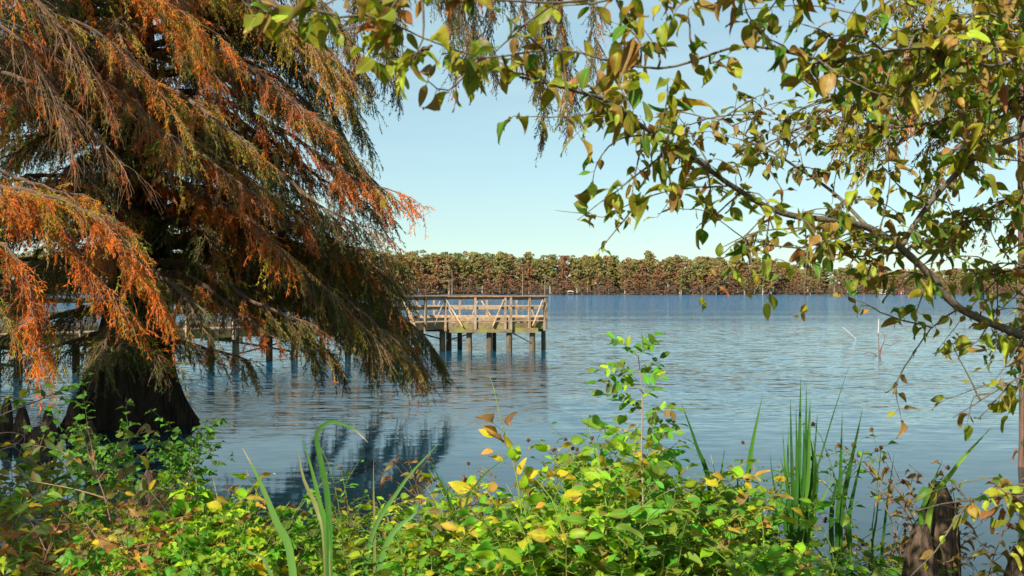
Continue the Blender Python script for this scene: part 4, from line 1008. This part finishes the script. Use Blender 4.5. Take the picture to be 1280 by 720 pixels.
def red_stem_shrub():
    Y = 6.0; x0 = (150-640)/F*Y; z0 = float(ground_z(x0, Y))
    root = empty('bank_shrub', (x0, Y, z0)); off = np.array([x0, Y, z0])
    gs, gl = Geo(), Geo()
    main = spline([(x0, Y, z0-.02), P(142, 680, Y), P(132, 625, Y), P(122, 595, Y), P(112, 545, Y)], .03)
    tube(gs, main, [.008, .005, .002], 6, (.36, .2, .13))
    br = [[(138, 665), (160, 640), (178, 622), (195, 608)], [(132, 628), (150, 600), (163, 582), (185, 560)], [(124, 598), (150, 565), (168, 545), (190, 538)], [(122, 598), (95, 575), (70, 562), (40, 556)], [(130, 622), (95, 612), (60, 605), (30, 600)], [(122, 596), (112, 570), (105, 550), (95, 540)], [(140, 680), (110, 665), (80, 640), (50, 640)]]
    for b in br:
        q = spline([P(a, c, Y+rng.uniform(-.1, .1)*i) for i, (a, c) in enumerate(b)], .02)
        tube(gs, q, [.004, .0015], 5, (.34, .2, .13))
        n = 11; k = np.linspace(.2, 1, n)*(len(q)-1); k = k.astype(int); t = tangents(q)
        d = nrm(t[k]*.6+rvec(n, .6)); up = nrm(np.array([0, -.4, 1])+rvec(n, .4))
        LL = rng.uniform(.06, .10, n)
        leaves(gl, ELLIP, q[k], d, up, LL, LL*.5, pick(WP['dull'], n, .15), rng.uniform(.3, 1.4, n))
    gs.build('stem', M['stem'], root, True, off); gl.build('leaves', M['weed'], root, True, off)
    tag(root, 'reddish-stemmed shrub with paired dull green leaves in front of the dark water', 'shrub')
red_stem_shrub()

def corner_twigs():
    Y = 7.0; x0 = (-70-640)/F*Y; z0 = float(ground_z(x0, Y))
    root = empty('bank_shrub', (x0, Y, z0)); off = np.array([x0, Y, z0])
    gs, gl = Geo(), Geo()
    for b, n, c in (([(-70, 600), (-20, 570), (20, 555), (38, 532), (48, 520)], 0, None), ([(-70, 590), (-10, 545), (30, 545), (24, 570), (40, 580)], 0, None), ([(-60, 560), (-10, 520), (20, 500), (50, 488), (62, 470)], 14, 'yellow'), ([(-60, 540), (-20, 505), (10, 495), (30, 505)], 10, 'yellow'), ([(-70, 560), (0, 520), (50, 500), (90, 480)], 10, 'dark')):
        q = spline([P(a, d_, Y) for a, d_ in b], .03); tube(gs, q, [.008, .002], 5, (.32, .2, .16))
        if n:
            k = np.linspace(.35, 1, n)*(len(q)-1); k = k.astype(int); t = tangents(q)
            LL = rng.uniform(.05, .09, n)
            leaves(gl, ELLIP, q[k], nrm(t[k]*.5+rvec(n, .7)), nrm(np.array([0, -.4, 1])+rvec(n, .4)), LL, LL*.6, pick(WP[c], n, .15), rng.uniform(.3, 1.2, n))
    gs.build('stem', M['stem'], root, True, off); gl.build('leaves', M['weed'], root, True, off)
    tag(root, 'bare-twigged shrub with few yellow leaves at the left edge by the cypress', 'shrub')
corner_twigs()

# ---- cattail and other long blades
def blade(g, pts, w, col, tip=None):
    p = spline(pts, .04); n = len(p); t = tangents(p)
    q = np.linspace(0, 1, n); hw = w/2*np.minimum(1, .55+1.2*q)*np.clip((1-q)*3.2, .02, 1)**.8
    s = nrm(np.cross(t, np.array([rng.uniform(-.3, .3), -1, .15]))); u = np.cross(s, t)
    V = np.stack([p-s*hw[:, None]+u*hw[:, None]*.35, p, p+s*hw[:, None]+u*hw[:, None]*.35], 1).reshape(-1, 3)
    f = []
    for k in range(n-1):
        a = 3*k; b = a+3; f += [[a, a+1, b+1, b], [a+1, a+2, b+2, b+1]]
    C = np.tile(np.asarray(col), (n*3, 1)).astype(float)
    if tip is not None:
        m = np.repeat(np.clip((q-.93)/.05, 0, 1), 3)[:, None]; C = C*(1-m)+np.asarray(tip)*m
    g.add(V, f, C)
BG = [(4, (0.035, 0.12, 0.018)), (2, (0.07, 0.19, 0.022)), (.7, (0.15, 0.27, 0.03))]
def cattail(px, Y, blades, label):
    x0 = (px-640)/F*Y; z0 = float(ground_z(x0, Y)); root = empty('cattail_plant', (x0, Y, z0)); off = np.array([x0, Y, z0])
    for ctrl, w in blades:
        g = Geo()
        yy = Y+rng.uniform(-.06, .06)
        base = np.array([x0+rng.uniform(-.02, .02), Y+rng.uniform(-.02, .02), z0-.03])
        pts = [base]+[P(a, b, yy) for a, b in ctrl]
        blade(g, pts, w, pick(BG, 1, .1)[0])
        g.build('leaf', M['blade'], root, True, off)
    return tag(root, label, 'cattail', 'cattails on the bank')
cattail(998, 5.6, [([(997, 650), (999, 560), (1001, 472)], .026), ([(992, 650), (989, 560), (988, 498)], .024), ([(1003, 650), (1007, 560), (1008, 482)], .022), ([(1008, 650), (1016, 580), (1012, 540)], .022), ([(990, 660), (982, 600), (975, 570)], .02), ([(988, 650), (982, 590), (978, 535)], .02), ([(1008, 650), (1016, 590), (1022, 515)], .02), ([(1003, 650), (1010, 600), (1013, 498)], .022), ([(980, 650), (968, 610), (962, 565)], .02), ([(1014, 660), (1030, 620), (1046, 592)], .02), ([(995, 650), (996, 590), (995, 508)], .022), ([(1001, 650), (1004, 590), (1005, 520)], .024), ([(985, 650), (984, 600), (986, 530)], .02), ([(1012, 650), (1019, 600), (1017, 548)], .022), ([(990, 660), (975, 620), (985, 590), (1004, 600)], .018)], 'tallest clump of upright cattail blades standing right of the sapling')
cattail(1004, 6.2, [([(1010, 640), (1035, 540), (1062, 455)], .010), ([(1000, 640), (1008, 570), (1012, 505)], .024), ([(1015, 650), (1022, 600), (1018, 560)], .024)], 'thin cattail with one needle-like blade slanting right behind the tallest clump')
cattail(930, 5.8, [([(932, 640), (938, 570), (953, 494)], .030), ([(925, 640), (922, 600), (926, 575)], .022)], 'cattail with a broad pointed blade left of the tallest clump')
cattail(890, 5.8, [([(888, 620), (870, 555), (851, 502)], .026), ([(893, 640), (900, 600), (906, 560)], .026)], 'cattail with a dark blade slanting left beside the sapling')
cattail(1055, 5.7, [([(1050, 680), (1055, 620), (1078, 512)], .030), ([(1046, 680), (1050, 600), (1053, 512)], .022), ([(1062, 690), (1062, 640), (1080, 560)], .024), ([(1040, 690), (1042, 620), (1062, 575)], .03)], 'cattail with bundled stems between the tallest clump and the stump')
cattail(1095, 5.9, [([(1102, 690), (1110, 620), (1118, 567)], .016), ([(1090, 690), (1095, 650), (1100, 600)], .016)], 'thin single-bladed cattail just left of the stump')
cattail(1150, 5.3, [([(1160, 650), (1190, 590), (1240, 533)], .030), ([(1150, 660), (1160, 620), (1178, 575)], .026)], 'cattail with a long blade slanting right across the water by the stump')
cattail(575, 5.6, [([(570, 660), (545, 590), (536, 575)], .02), ([(580, 650), (600, 600), (650, 560)], .014)], 'short thin cattail in the weeds under the folded blades')
cattail(760, 5.4, [([(755, 640), (735, 600), (690, 582)], .024), ([(770, 640), (748, 610), (700, 595)], .02)], 'cattail with flat blades bent left beside the yellow stalk')
def corn(px, Y, blades, label):
    x0 = (px-640)/F*Y; z0 = float(ground_z(x0, Y)); root = empty('reed_plant', (x0, Y, z0)); off = np.array([x0, Y, z0])
    for ctrl, w, c, tip in blades:
        g = Geo(); base = np.array([x0, Y+rng.uniform(-.02, .02), z0-.03])
        blade(g, [base]+[P(a, b, Y+dy) for a, b, dy in ctrl], w, c, tip); g.build('leaf', M['blade'], root, True, off)
    return tag(root, label, 'reed')
corn(378, 4.3, [([(366, 710, 0), (345, 650, 0), (322, 595, 0), (303, 560, 0)], .034, (0.12, 0.25, 0.05), (0.5, 0.33, 0.2)), ([(340, 720, 0), (310, 690, 0), (296, 672, 0)], .02, (0.14, 0.24, 0.07), None)], 'broad pale green reed blade leaning left with a broken brown tip')
corn(412, 4.4, [([(410, 690, 0), (400, 630, 0), (385, 570, 0), (375, 545, 0)], .026, (0.09, 0.22, 0.03), None), ([(412, 660, 0), (402, 580, 0), (396, 545, 0), (412, 527, -.05), (440, 535, -.12), (460, 553, -.2)], .026, (0.05, 0.15, 0.025), (0.45, 0.3, 0.18)), ([(408, 690, 0), (398, 640, .05), (380, 600, .05), (372, 560, .05)], .03, (0.24, 0.24, 0.09), None)], 'two-bladed green reed with one leaf folded over at the top')
corn(468, 5.0, [([(468, 660, 0), (467, 620, 0), (467, 575, 0)], .014, (0.2, 0.2, 0.07), (0.4, 0.25, 0.12))], 'thin upright straw-tipped reed right of the folded blades')
corn(452, 5.0, [([(460, 690, 0), (500, 610, 0), (550, 552, 0)], .022, (0.10, 0.22, 0.05), None), ([(480, 690, 0), (520, 640, 0), (520, 620, 0)], .03, (0.10, 0.22, 0.05), None)], 'short reed leaning right above the lime green weeds')

# ---- ground cover: low leaves and litter nobody could count
def ground_cover():
    g = Geo(); n = 26000
    x = rng.uniform(-7.5, 6, n); y = rng.uniform(2.2, 9.0, n); m = (shore(x)-y) > 0.15; x, y = x[m], y[m]; n = len(x)
    z = ground_z(x, y)+rng.uniform(0.0, .22, n)**1.2
    d = np.concatenate([rvec(n)[:, :2], rng.uniform(-.3, .8, (n, 1))], 1)
    L = rng.uniform(.03, .08, n)
    mixp = [(2, GRN), (3, BRO), (3, DGR), (.4, YEL), (.4, SAL), (2, (0.10, 0.065, 0.035))]
    leaves(g, ELLIP, np.stack([x, y, z], 1), d, nrm(np.array([0, 0, 1.0])+rvec(n, .5)), L, L*.5, pick(mixp, n, .2), rng.uniform(.3, 1.5, n))
    tag(g.build('ground_cover', M['weed'], smooth=True), 'low leaves and fallen litter covering the bank', 'ground cover', kind='stuff')
ground_cover()

# ------------------------------------------------------------------ cypress knees and stumps
def knee(px, py, Y, h, r, label, lean=0.0, group=None, water=False):
    x = (px-640)/F*Y; z = min(float(ground_z(x, Y)), 0 if water else 9)-.15 if not water else -.4
    top = H-(py-HY)/F*Y if py is not None else z+h
    n = 12; S = 22; th = np.linspace(0, 2*np.pi, S, endpoint=False); ph = rng.uniform(0, 6.28, 4)
    V = []
    for k in range(n):
        q = k/(n-1); rr = r*1.15*(.78+.22*(1-q))*max(0, 1-q**5)**.5*(1+.6*math.exp(-q*5))*(1+.10*math.sin(7*q+ph[1])+.06*np.sin(2*th+6*q))*(1+.15*np.cos(5*th+ph[0]+2*q)+.13*np.cos(8*th+ph[1]+q)+.06*np.sin(11*th+5*q+ph[3]))+.004
        if k == n-1: rr = rr*0+r*.34
        V.append(np.stack([lean*q*q+rr*np.cos(th), rr*np.sin(th), np.full(S, (top-z)*q)+.02*np.sin(3*th+ph[2])*q], -1))
    V.append(np.array([[lean, 0, top-z+.015]]))
    g = Geo(); VV = np.concatenate(V)
    i_ = np.arange(n-1)[:, None]*S; j = np.arange(S)[None, :]; j2 = (j+1) % S
    g.add(VV[:-1], np.stack([i_+j, i_+j2, i_+S+j2, i_+S+j], -1).reshape(-1, 4))
    g.add(np.vstack([VV[(n-1)*S:n*S], VV[-1]]), [[k, (k+1) % S, S] for k in range(S)])
    o = g.build('cypress_knee', M['knee'], None, True); o.location = (x, Y, z)
    return tag(o, label, 'cypress knee', group)
knee(1166, 605, 5.4, 1, .105, 'thick brown cypress stump beside the slanting cattail blade at the lower right', .02)
knee(1283, 676, 5.2, 1, .10, 'pointed brown cypress knee at the right edge of the bank')
knee(1150, 660, 5.0, 1, .10, 'low reddish cypress knee against the thick stump')
GK = 'dark knees around the big cypress'
for px, py, Y, r in ((62, 512, 16, .12), (92, 500, 16.8, .10), (28, 508, 16.4, .12), (8, 498, 17, .10), (112, 528, 15.5, .11), (45, 535, 14.6, .12)):
    knee(px, py, Y, 1, r, 'dark fluted cypress knee in the shade around the big trunk', rng.uniform(-.05, .05), GK, True)
knee(172, 610, 10.2, 1, .13, 'brown cypress knee left of the vine in the dark shallows')
knee(186, 590, 11.5, 1, .12, 'dark slim cypress knee behind the brown one in the shallows', water=True)
GK2 = 'brown knees at the waterline'
for px, py, Y, r in ((330, 662, 8.2, .10), (352, 655, 8.4, .11), (372, 668, 7.9, .10), (390, 660, 8.3, .12), (410, 672, 7.8, .10), (312, 690, 7.6, .09), (345, 695, 7.4, .10), (385, 692, 7.3, .11), (365, 705, 7.0, .09), (425, 668, 8.2, .09)):
    knee(px, py, Y, 1, r, 'small brown cypress knee at the waterline behind the leaning blade', rng.uniform(-.03, .03), GK2)

# ------------------------------------------------------------------ things in the lake
def lake_bits():
    g = Geo(); a = P(1053, 409, 52); b = P(1070, 423.5, 52)
    root = empty('white_pole', (b[0], 52, 0)); off = np.array([b[0], 52, 0])
    low = b+(b-a)*1.2; low[2] = -.4
    tube(g, np.stack([a, b]), [.03, .03], 8, (1, 1, 1)); g.build('tube', M['white'], root, True, off)
    g = Geo(); tube(g, np.stack([b, b+(b-a)*.1, low]), [.05, .05, .05], 8, (.5, .5, .5)); g.build('foot', M['pile'], root, True, off)
    tag(root, 'short white pole leaning out of the open water on the right', 'pole')
    c = P(1098, 443, 38); root = empty('dead_branch', (c[0], 38, 0)); off = np.array([c[0], 38, 0])
    g = Geo()
    tube(g, spline([P(1098, 416, 38), P(1098.5, 399, 38)], .2), [.03, .02], 7, (1, 1, 1)); g.build('bleached_stub', M['white'], root, True, off)
    g = Geo()
    for q in ([(1099, 456), (1098.6, 432), (1098, 415)], [(1099, 448), (1104, 430), (1112, 432), (1124, 425)], [(1098, 446), (1088, 440), (1080, 442)], [(1099, 440), (1106, 424), (1103, 414)]):
        tube(g, spline([P(a, b, 38) for a, b in q], .1), [.022, .010], 5, (1.1, 1., .9))
    g.build('branch', M['twig'], root, True, off)
    tag(root, 'pale forked dead branch sticking out of the lake near the white pole', 'dead branch')
lake_bits()

# ------------------------------------------------------------------ far shore
FS = 700.0
FPAL = {  # foliage colours lifted slightly in place of distant haze
    'rust': [(3, (0.250, 0.106, 0.056)), (2, (0.188, 0.094, 0.050)), (1.2, (0.188, 0.138, 0.050))],
    'olive': [(3, (0.235, 0.20, 0.06)), (2, (0.19, 0.18, 0.05)), (1.3, (0.200, 0.138, 0.056))],
    'green': [(3, (0.135, 0.165, 0.046)), (2, (0.175, 0.20, 0.05)), (1, (0.138, 0.131, 0.050))],
    'brown': [(3, (0.27, 0.18, 0.07)), (2, (0.215, 0.16, 0.06)), (1, (0.225, 0.119, 0.056))],
    'red': [(3, (0.32, 0.12, 0.07)), (2, (0.26, 0.13, 0.07)), (2.2, (0.23, 0.17, 0.065))],
}
def far_tree(name, h, rad, pal, z0, nclump, trunkc):
    root = empty(name); g = Geo()
    tp = spline([(0, 0, -.6), (rng.uniform(-.2, .2), 0, h*.3), (rng.uniform(-.5, .5), 0, h*.65), (rng.uniform(-.4, .4), 0, h*.95)], 1.0)
    tube(g, tp, [h*.026, h*.014, h*.01, h*.003], 7, trunkc)
    g.build('trunk', M['far_trunk'], root, True)
    g = Geo()
    for _ in range(int(nclump*1.75)):
        q = rng.random()**.85; z = h*lerp(z0, .97, q)
        R = rad*math.sqrt(max(.05, 1-((q-.35)/.72)**2))*rng.uniform(.1, 1.12); a = rng.uniform(0, 6.28)
        c = np.array([R*math.cos(a), R*math.sin(a), z])
        tube(g, np.stack([[0, 0, z-.6*R*.5], c]), [.10, .04], 3, (.05, .04, .03), cap=False)
        n = 26; o_ = nrm(rvec(n)); o_[:, 2] = np.abs(o_[:, 2])*.9-.25; sz = np.array([1.25, 1.25, .85])*h/24*rng.uniform(.6, 1.4)
        k = o_*sz*rng.uniform(.75, 1.05, (n, 1))
        c0 = pick(FPAL[pal], 1, .22)[0]; col = np.clip(c0*.75+pick(FPAL[pal], n, .2)*.25, .004, .6)
        L = rng.uniform(.55, 1.05, n)*h/24
        leaves(g, NEEDLE, c+k, np.cross(o_, rvec(n)), o_+rvec(n, .35), L, L*rng.uniform(.6, 1.0, n), col)
    g.build('crown', M['far_leaf'], root)
    return root
# red turning vines among the greens at the lower left
for px, top, Y in ((30, 622, 5.0), (105, 628, 5.2), (215, 592, 5.8), (262, 588, 5.9), (292, 585, 6.0), (160, 640, 4.8), (240, 618, 5.3), (70, 600, 5.6)): place('red', px, top, Y)
for px, top, Y in ((600, 575, 5.6), (655, 560, 5.4), (880, 590, 5.4)): place('yellow', px, top, Y)
def far_shore():
    spec = [('cypress_tree', 22, 5.0, 'rust', .10, 56), ('cypress_tree', 24, 5.2, 'olive', .2, 60), ('cypress_tree', 23, 5.0, 'brown', .14, 58), ('broadleaf_tree', 23, 5.4, 'green', .12, 62), ('broadleaf_tree', 22, 5.6, 'olive', .12, 62), ('cypress_tree', 25, 5.0, 'olive', .26, 56), ('young_cypress', 10, 4.0, 'red', .02, 44), ('young_cypress', 12, 4.0, 'rust', .02, 44)]
    P_ = [far_tree(*s, {'cypress_tree': (1, 1, 1), 'broadleaf_tree': (.5, .45, .4)}.get(s[0], (.42, .38, .34))) for s in spec]
    used = [False]*len(P_)
    word = {'rust': 'rust-brown', 'olive': 'olive green', 'brown': 'golden brown', 'green': 'dark green', 'red': 'brick red'}
    def put(k, x, y, s):
        if used[k]: o = copy_tree(P_[k])
        else: o = P_[k]; used[k] = True
        o.location = (x, y, float(ground_z(x, y))); o.rotation_euler = (0, 0, rng.uniform(0, 6.28)); o.scale = (s*rng.uniform(.85, 1.2),)*2+(s,)
        px = 640+x/y*F
        where = 'behind the left cypress' if px < 495 else 'above the pier head' if px < 690 else 'beyond the open water' if px < 950 else 'under the right branches'
        n_, pal = spec[k][0], spec[k][3]
        kind = {'cypress_tree': 'tall pale-trunked cypress', 'broadleaf_tree': 'round-crowned tree', 'young_cypress': 'low young cypress at the waterline'}[n_]
        tag(o, f'{word[pal]} {kind} on the far shore {where}', 'tree', f'{word[pal]} {kind}s {where}')
    # the line of tree tops as in the photo: factor over x
    def hf(px): return np.interp(px, [0, 480, 560, 640, 700, 760, 860, 950, 1010, 1060, 1120, 1280], [1.2, 1.26, 1.22, 1.16, 1.1, 1.08, 1.09, 1.03, .78, .84, .66, .72])
    for row, (yb, step, jit, ks, w, sc) in enumerate(((693.5, 5.6, 1.5, [6, 7, 1, 2], [.44, .36, .1, .1], .9), (704, 7.4, 3, [0, 2, 1, 5], [.2, .26, .3, .24], .86), (716, 7.4, 6, [0, 1, 2, 3, 5, 4], [.06, .28, .16, .16, .2, .14], 1.0))):
        x = -170.0 if row else -170.0
        x = -330
        while x < 372:
            px = 640+x/yb*F
            st = step*(1.0 if px > 470 else 1.5)
            put(int(rng.choice(ks, p=w)), x+rng.uniform(-2, 2), yb+rng.uniform(-jit, jit), sc*hf(px)*(rng.uniform(.5, 1.35) if row == 0 else rng.uniform(.84, 1.1))); x += st*rng.uniform(.75, 1.25)
    # the wood behind them reads as one mass
    g = Geo()
    for _ in range(520):
        y = rng.uniform(728, 800); x = rng.uniform(-480, 480); px = 640+x/y*F
        h = 24.5*hf(px)*rng.uniform(.82, 1.1); z = float(ground_z(x, y)); pal = ['olive', 'green', 'brown', 'rust'][rng.choice(4, p=[.4, .3, .2, .1])]
        if px > 985 and rng.random() < .35: continue
        for _c in range(16):
            q = rng.random()**.7; a = rng.uniform(0, 6.28); R_ = rng.uniform(1, 5.0)*(1.05-.6*q)
            cc = np.array([R_*math.cos(a), R_*math.sin(a)*.8, h*lerp(.12, .9, q)])
            n = 26; o_ = nrm(rvec(n)); o_[:, 2] = np.abs(o_[:, 2])*.95-.2; k = cc+o_*np.array([2.0, 1.9, 1.4])*rng.uniform(.7, 1.35)*rng.uniform(.8, 1.05, (n, 1))
            cl = pick(FPAL[pal], 1, .2)[0]; L = rng.uniform(.8, 1.5, n)
            leaves(g, NEEDLE, k+[x, y, z], np.cross(o_, rvec(n)), o_+rvec(n, .35), L, L*.85, np.clip(cl*(1+.14*rng.standard_normal((n, 1))), .004, .5))
    tag(g.build('distant_woodland', M['far_leaf']), 'olive and brown autumn wood behind the far shoreline', 'woodland', kind='stuff')
    # pale dead trunks
    for px, top, Y in ((653, 334, 690), (681, 342, 690), (1080, 349, 692), (565, 338, 689)):
        x = (px-640)/F*Y; g = Geo(); t = H-(top-HY)/F*Y
        root = empty('dead_tree', (x, Y, 0))
        tube(g, spline([(0, 0, -1.5), (.1, 0, t*.5), (0, 0, t)], 2), [.26, .2, .1], 7, (.9, .85, .8)); g.build('trunk', M['far_trunk'], root, True)
        g = Geo()
        for z in (.6, .78, .88): tube(g, np.stack([[0, 0, t*z], [rng.choice([-1, 1])*1.0, 0, t*z+.9]]), [.1, .04], 4, (1, 1, 1))
        g.build('branch', M['far_trunk'], root)
        tag(root, {653: 'taller of two pale dead trunks rising behind the pier end', 681: 'shorter pale dead trunk at the right corner of the pier', 1080: 'white dead trunk on the far shore under the right branches', 565: 'pale dead trunk behind the middle of the pier railing'}[px], 'dead tree')
    # shelter on the far bank
    x = (713-640)/F*692; root = empty('lakeside_shelter', (x, 692, 0))
    for sx in (-1, 1):
        for sy in (-1, 1):
            g = Geo(); bar(g, (sx*1.7, sy*1.4, -1), (sx*1.7, sy*1.4, 2.1), .2, .2, (0, 1, 0)); g.build('post', M['far_trunk'], root)
    g = Geo(); g.add([[-2.5, -2.1, 2.0], [2.5, -2.1, 2.0], [2.5, 2.1, 2.0], [-2.5, 2.1, 2.0], [-.7, 0, 3.1], [.7, 0, 3.1]], [[0, 1, 5, 4], [2, 3, 4, 5]]); g.add([[-2.5, -2.1, 2.0], [2.5, -2.1, 2.0], [2.5, 2.1, 2.0], [-2.5, 2.1, 2.0], [-.7, 0, 3.1], [.7, 0, 3.1]], [[1, 2, 5], [3, 0, 4]]); g.build('roof', M['roof'], root)
    g = Geo(); box(g, (0, 0, .7), (4.6, 3.6, .2)); g.build('deck', M['wood'], root)
    tag(root, 'small open shelter with pale hipped roof on the far shore', 'shelter')
    def house(px, w, h, wall, roof, label, Y=694):
        x = (px-640)/F*Y; z = max(.2, float(ground_z(x, Y)))-.1; root = empty('lakeside_house', (x, Y, z))
        g = Geo(); box(g, (0, 0, h/2), (w, 4, h)); wl = g.build('wall', wall, root)
        g = Geo(); e = .35; rv = [[-w/2-e, -2-e, h], [w/2+e, -2-e, h], [w/2+e, 2+e, h], [-w/2-e, 2+e, h], [-w/2-e, 0, h+1.3], [w/2+e, 0, h+1.3]]
        g.add(rv, [[0, 1, 5, 4], [2, 3, 4, 5], [3, 2, 1, 0]]); g.add(rv, [[1, 2, 5], [3, 0, 4]]); g.build('roof', roof, root)
        for wx in (-w*.28, w*.28):
            g = Geo(); box(g, (wx, -2.02, h*.55), (.8, .06, 1.0)); g.build('window', M['glass'], root)
        g = Geo(); box(g, (0, -2.02, 1.0), (.9, .06, 2.0)); g.build('door', M['roof'], root)
        tag(root, label, 'house')
    house(1103, 3.0, 2.0, M['roof'], M['roof'], 'little pale grey house with grey roof on the far shore to the right')
    house(1125, 3.6, 1.7, M['redroof'], M['redroof'], 'low red boathouse on the far shore right of the grey house')
far_shore()

# ------------------------------------------------------------------ light, sky, camera
EL, AZ = math.radians(37), math.radians(216)
to_sun = Vector((math.cos(EL)*math.sin(AZ), math.cos(EL)*math.cos(AZ), math.sin(EL)))
ld = bpy.data.lights.new('sun', 'SUN'); ld.energy = 5.0; ld.angle = math.radians(.5); ld.color = (1.0, .93, .82)
lo = bpy.data.objects.new('sun', ld); COL.objects.link(lo); lo.rotation_euler = to_sun.to_track_quat('Z', 'Y').to_euler(); lo.location = (-30, -40, 40)
w = bpy.data.worlds.new('World'); SC.world = w; w.use_nodes = True
nt = w.node_tree; nt.nodes.clear(); L = nt.links
out = mk(nt, 'ShaderNodeOutputWorld'); bg = mk(nt, 'ShaderNodeBackground', inp={'Strength': 0.073})
sky = mk(nt, 'ShaderNodeTexSky', sky_type='NISHITA', sun_disc=False, sun_elevation=EL, sun_rotation=AZ, air_density=1.0, dust_density=.15, ozone_density=2.2, altitude=0)
tc = mk(nt, 'ShaderNodeTexCoord'); mp = mk(nt, 'ShaderNodeMapping'); mp.inputs['Scale'].default_value = (2.2, 2.2, 16.0); mp.inputs['Rotation'].default_value = (0, .06, 0)
L.new(tc.outputs['Generated'], mp.inputs['Vector'])
no = mk(nt, 'ShaderNodeTexNoise', inp={'Scale': 1.3, 'Detail': 6.0, 'Roughness': .55, 'Distortion': .4}); L.new(mp.outputs[0], no.inputs['Vector'])
rp = ramp(nt, [(.36, (.38,)*3), (.75, (.66,)*3)]); L.new(no.outputs['Fac'], rp.inputs['Fac'])
mx = mk(nt, 'ShaderNodeMix', data_type='RGBA'); mx.inputs[7].default_value = (6.0, 6.9, 6.9, 1)
L.new(rp.outputs['Color'], mx.inputs[0]); L.new(sky.outputs[0], mx.inputs[6]); tn = mk(nt, 'ShaderNodeMix', data_type='RGBA', blend_type='MULTIPLY'); tn.inputs[0].default_value = 1; tn.inputs[7].default_value = (.84, .98, .96, 1); L.new(mx.outputs[2], tn.inputs[6]); L.new(tn.outputs[2], bg.inputs['Color']); L.new(bg.outputs[0], out.inputs['Surface'])

cd = bpy.data.cameras.new('camera'); cam = bpy.data.objects.new('camera', cd); COL.objects.link(cam)
cam.location = (0, 0, H); cam.rotation_euler = (math.radians(90), 0, 0)
cd.lens = 36; cd.sensor_width = 36; cd.shift_y = 4/1280; cd.clip_end = 12000; cd.clip_start = .05
cd.dof.use_dof = True; cd.dof.focus_distance = 16; cd.dof.aperture_fstop = 8.0
SC.camera = cam
SC.view_settings.view_transform = 'Standard'; SC.view_settings.look = 'None'; SC.view_settings.gamma = 1; SC.view_settings.use_curve_mapping = False
SC.view_settings.exposure = 0.85
SC.render.engine = 'CYCLES'
cy = SC.cycles
cy.max_bounces = 6; cy.diffuse_bounces = 3; cy.glossy_bounces = 3; cy.transmission_bounces = 4; cy.transparent_max_bounces = 4
cy.use_denoising = True
for o in list(bpy.data.objects):
    if '_used' in o: del o['_used']
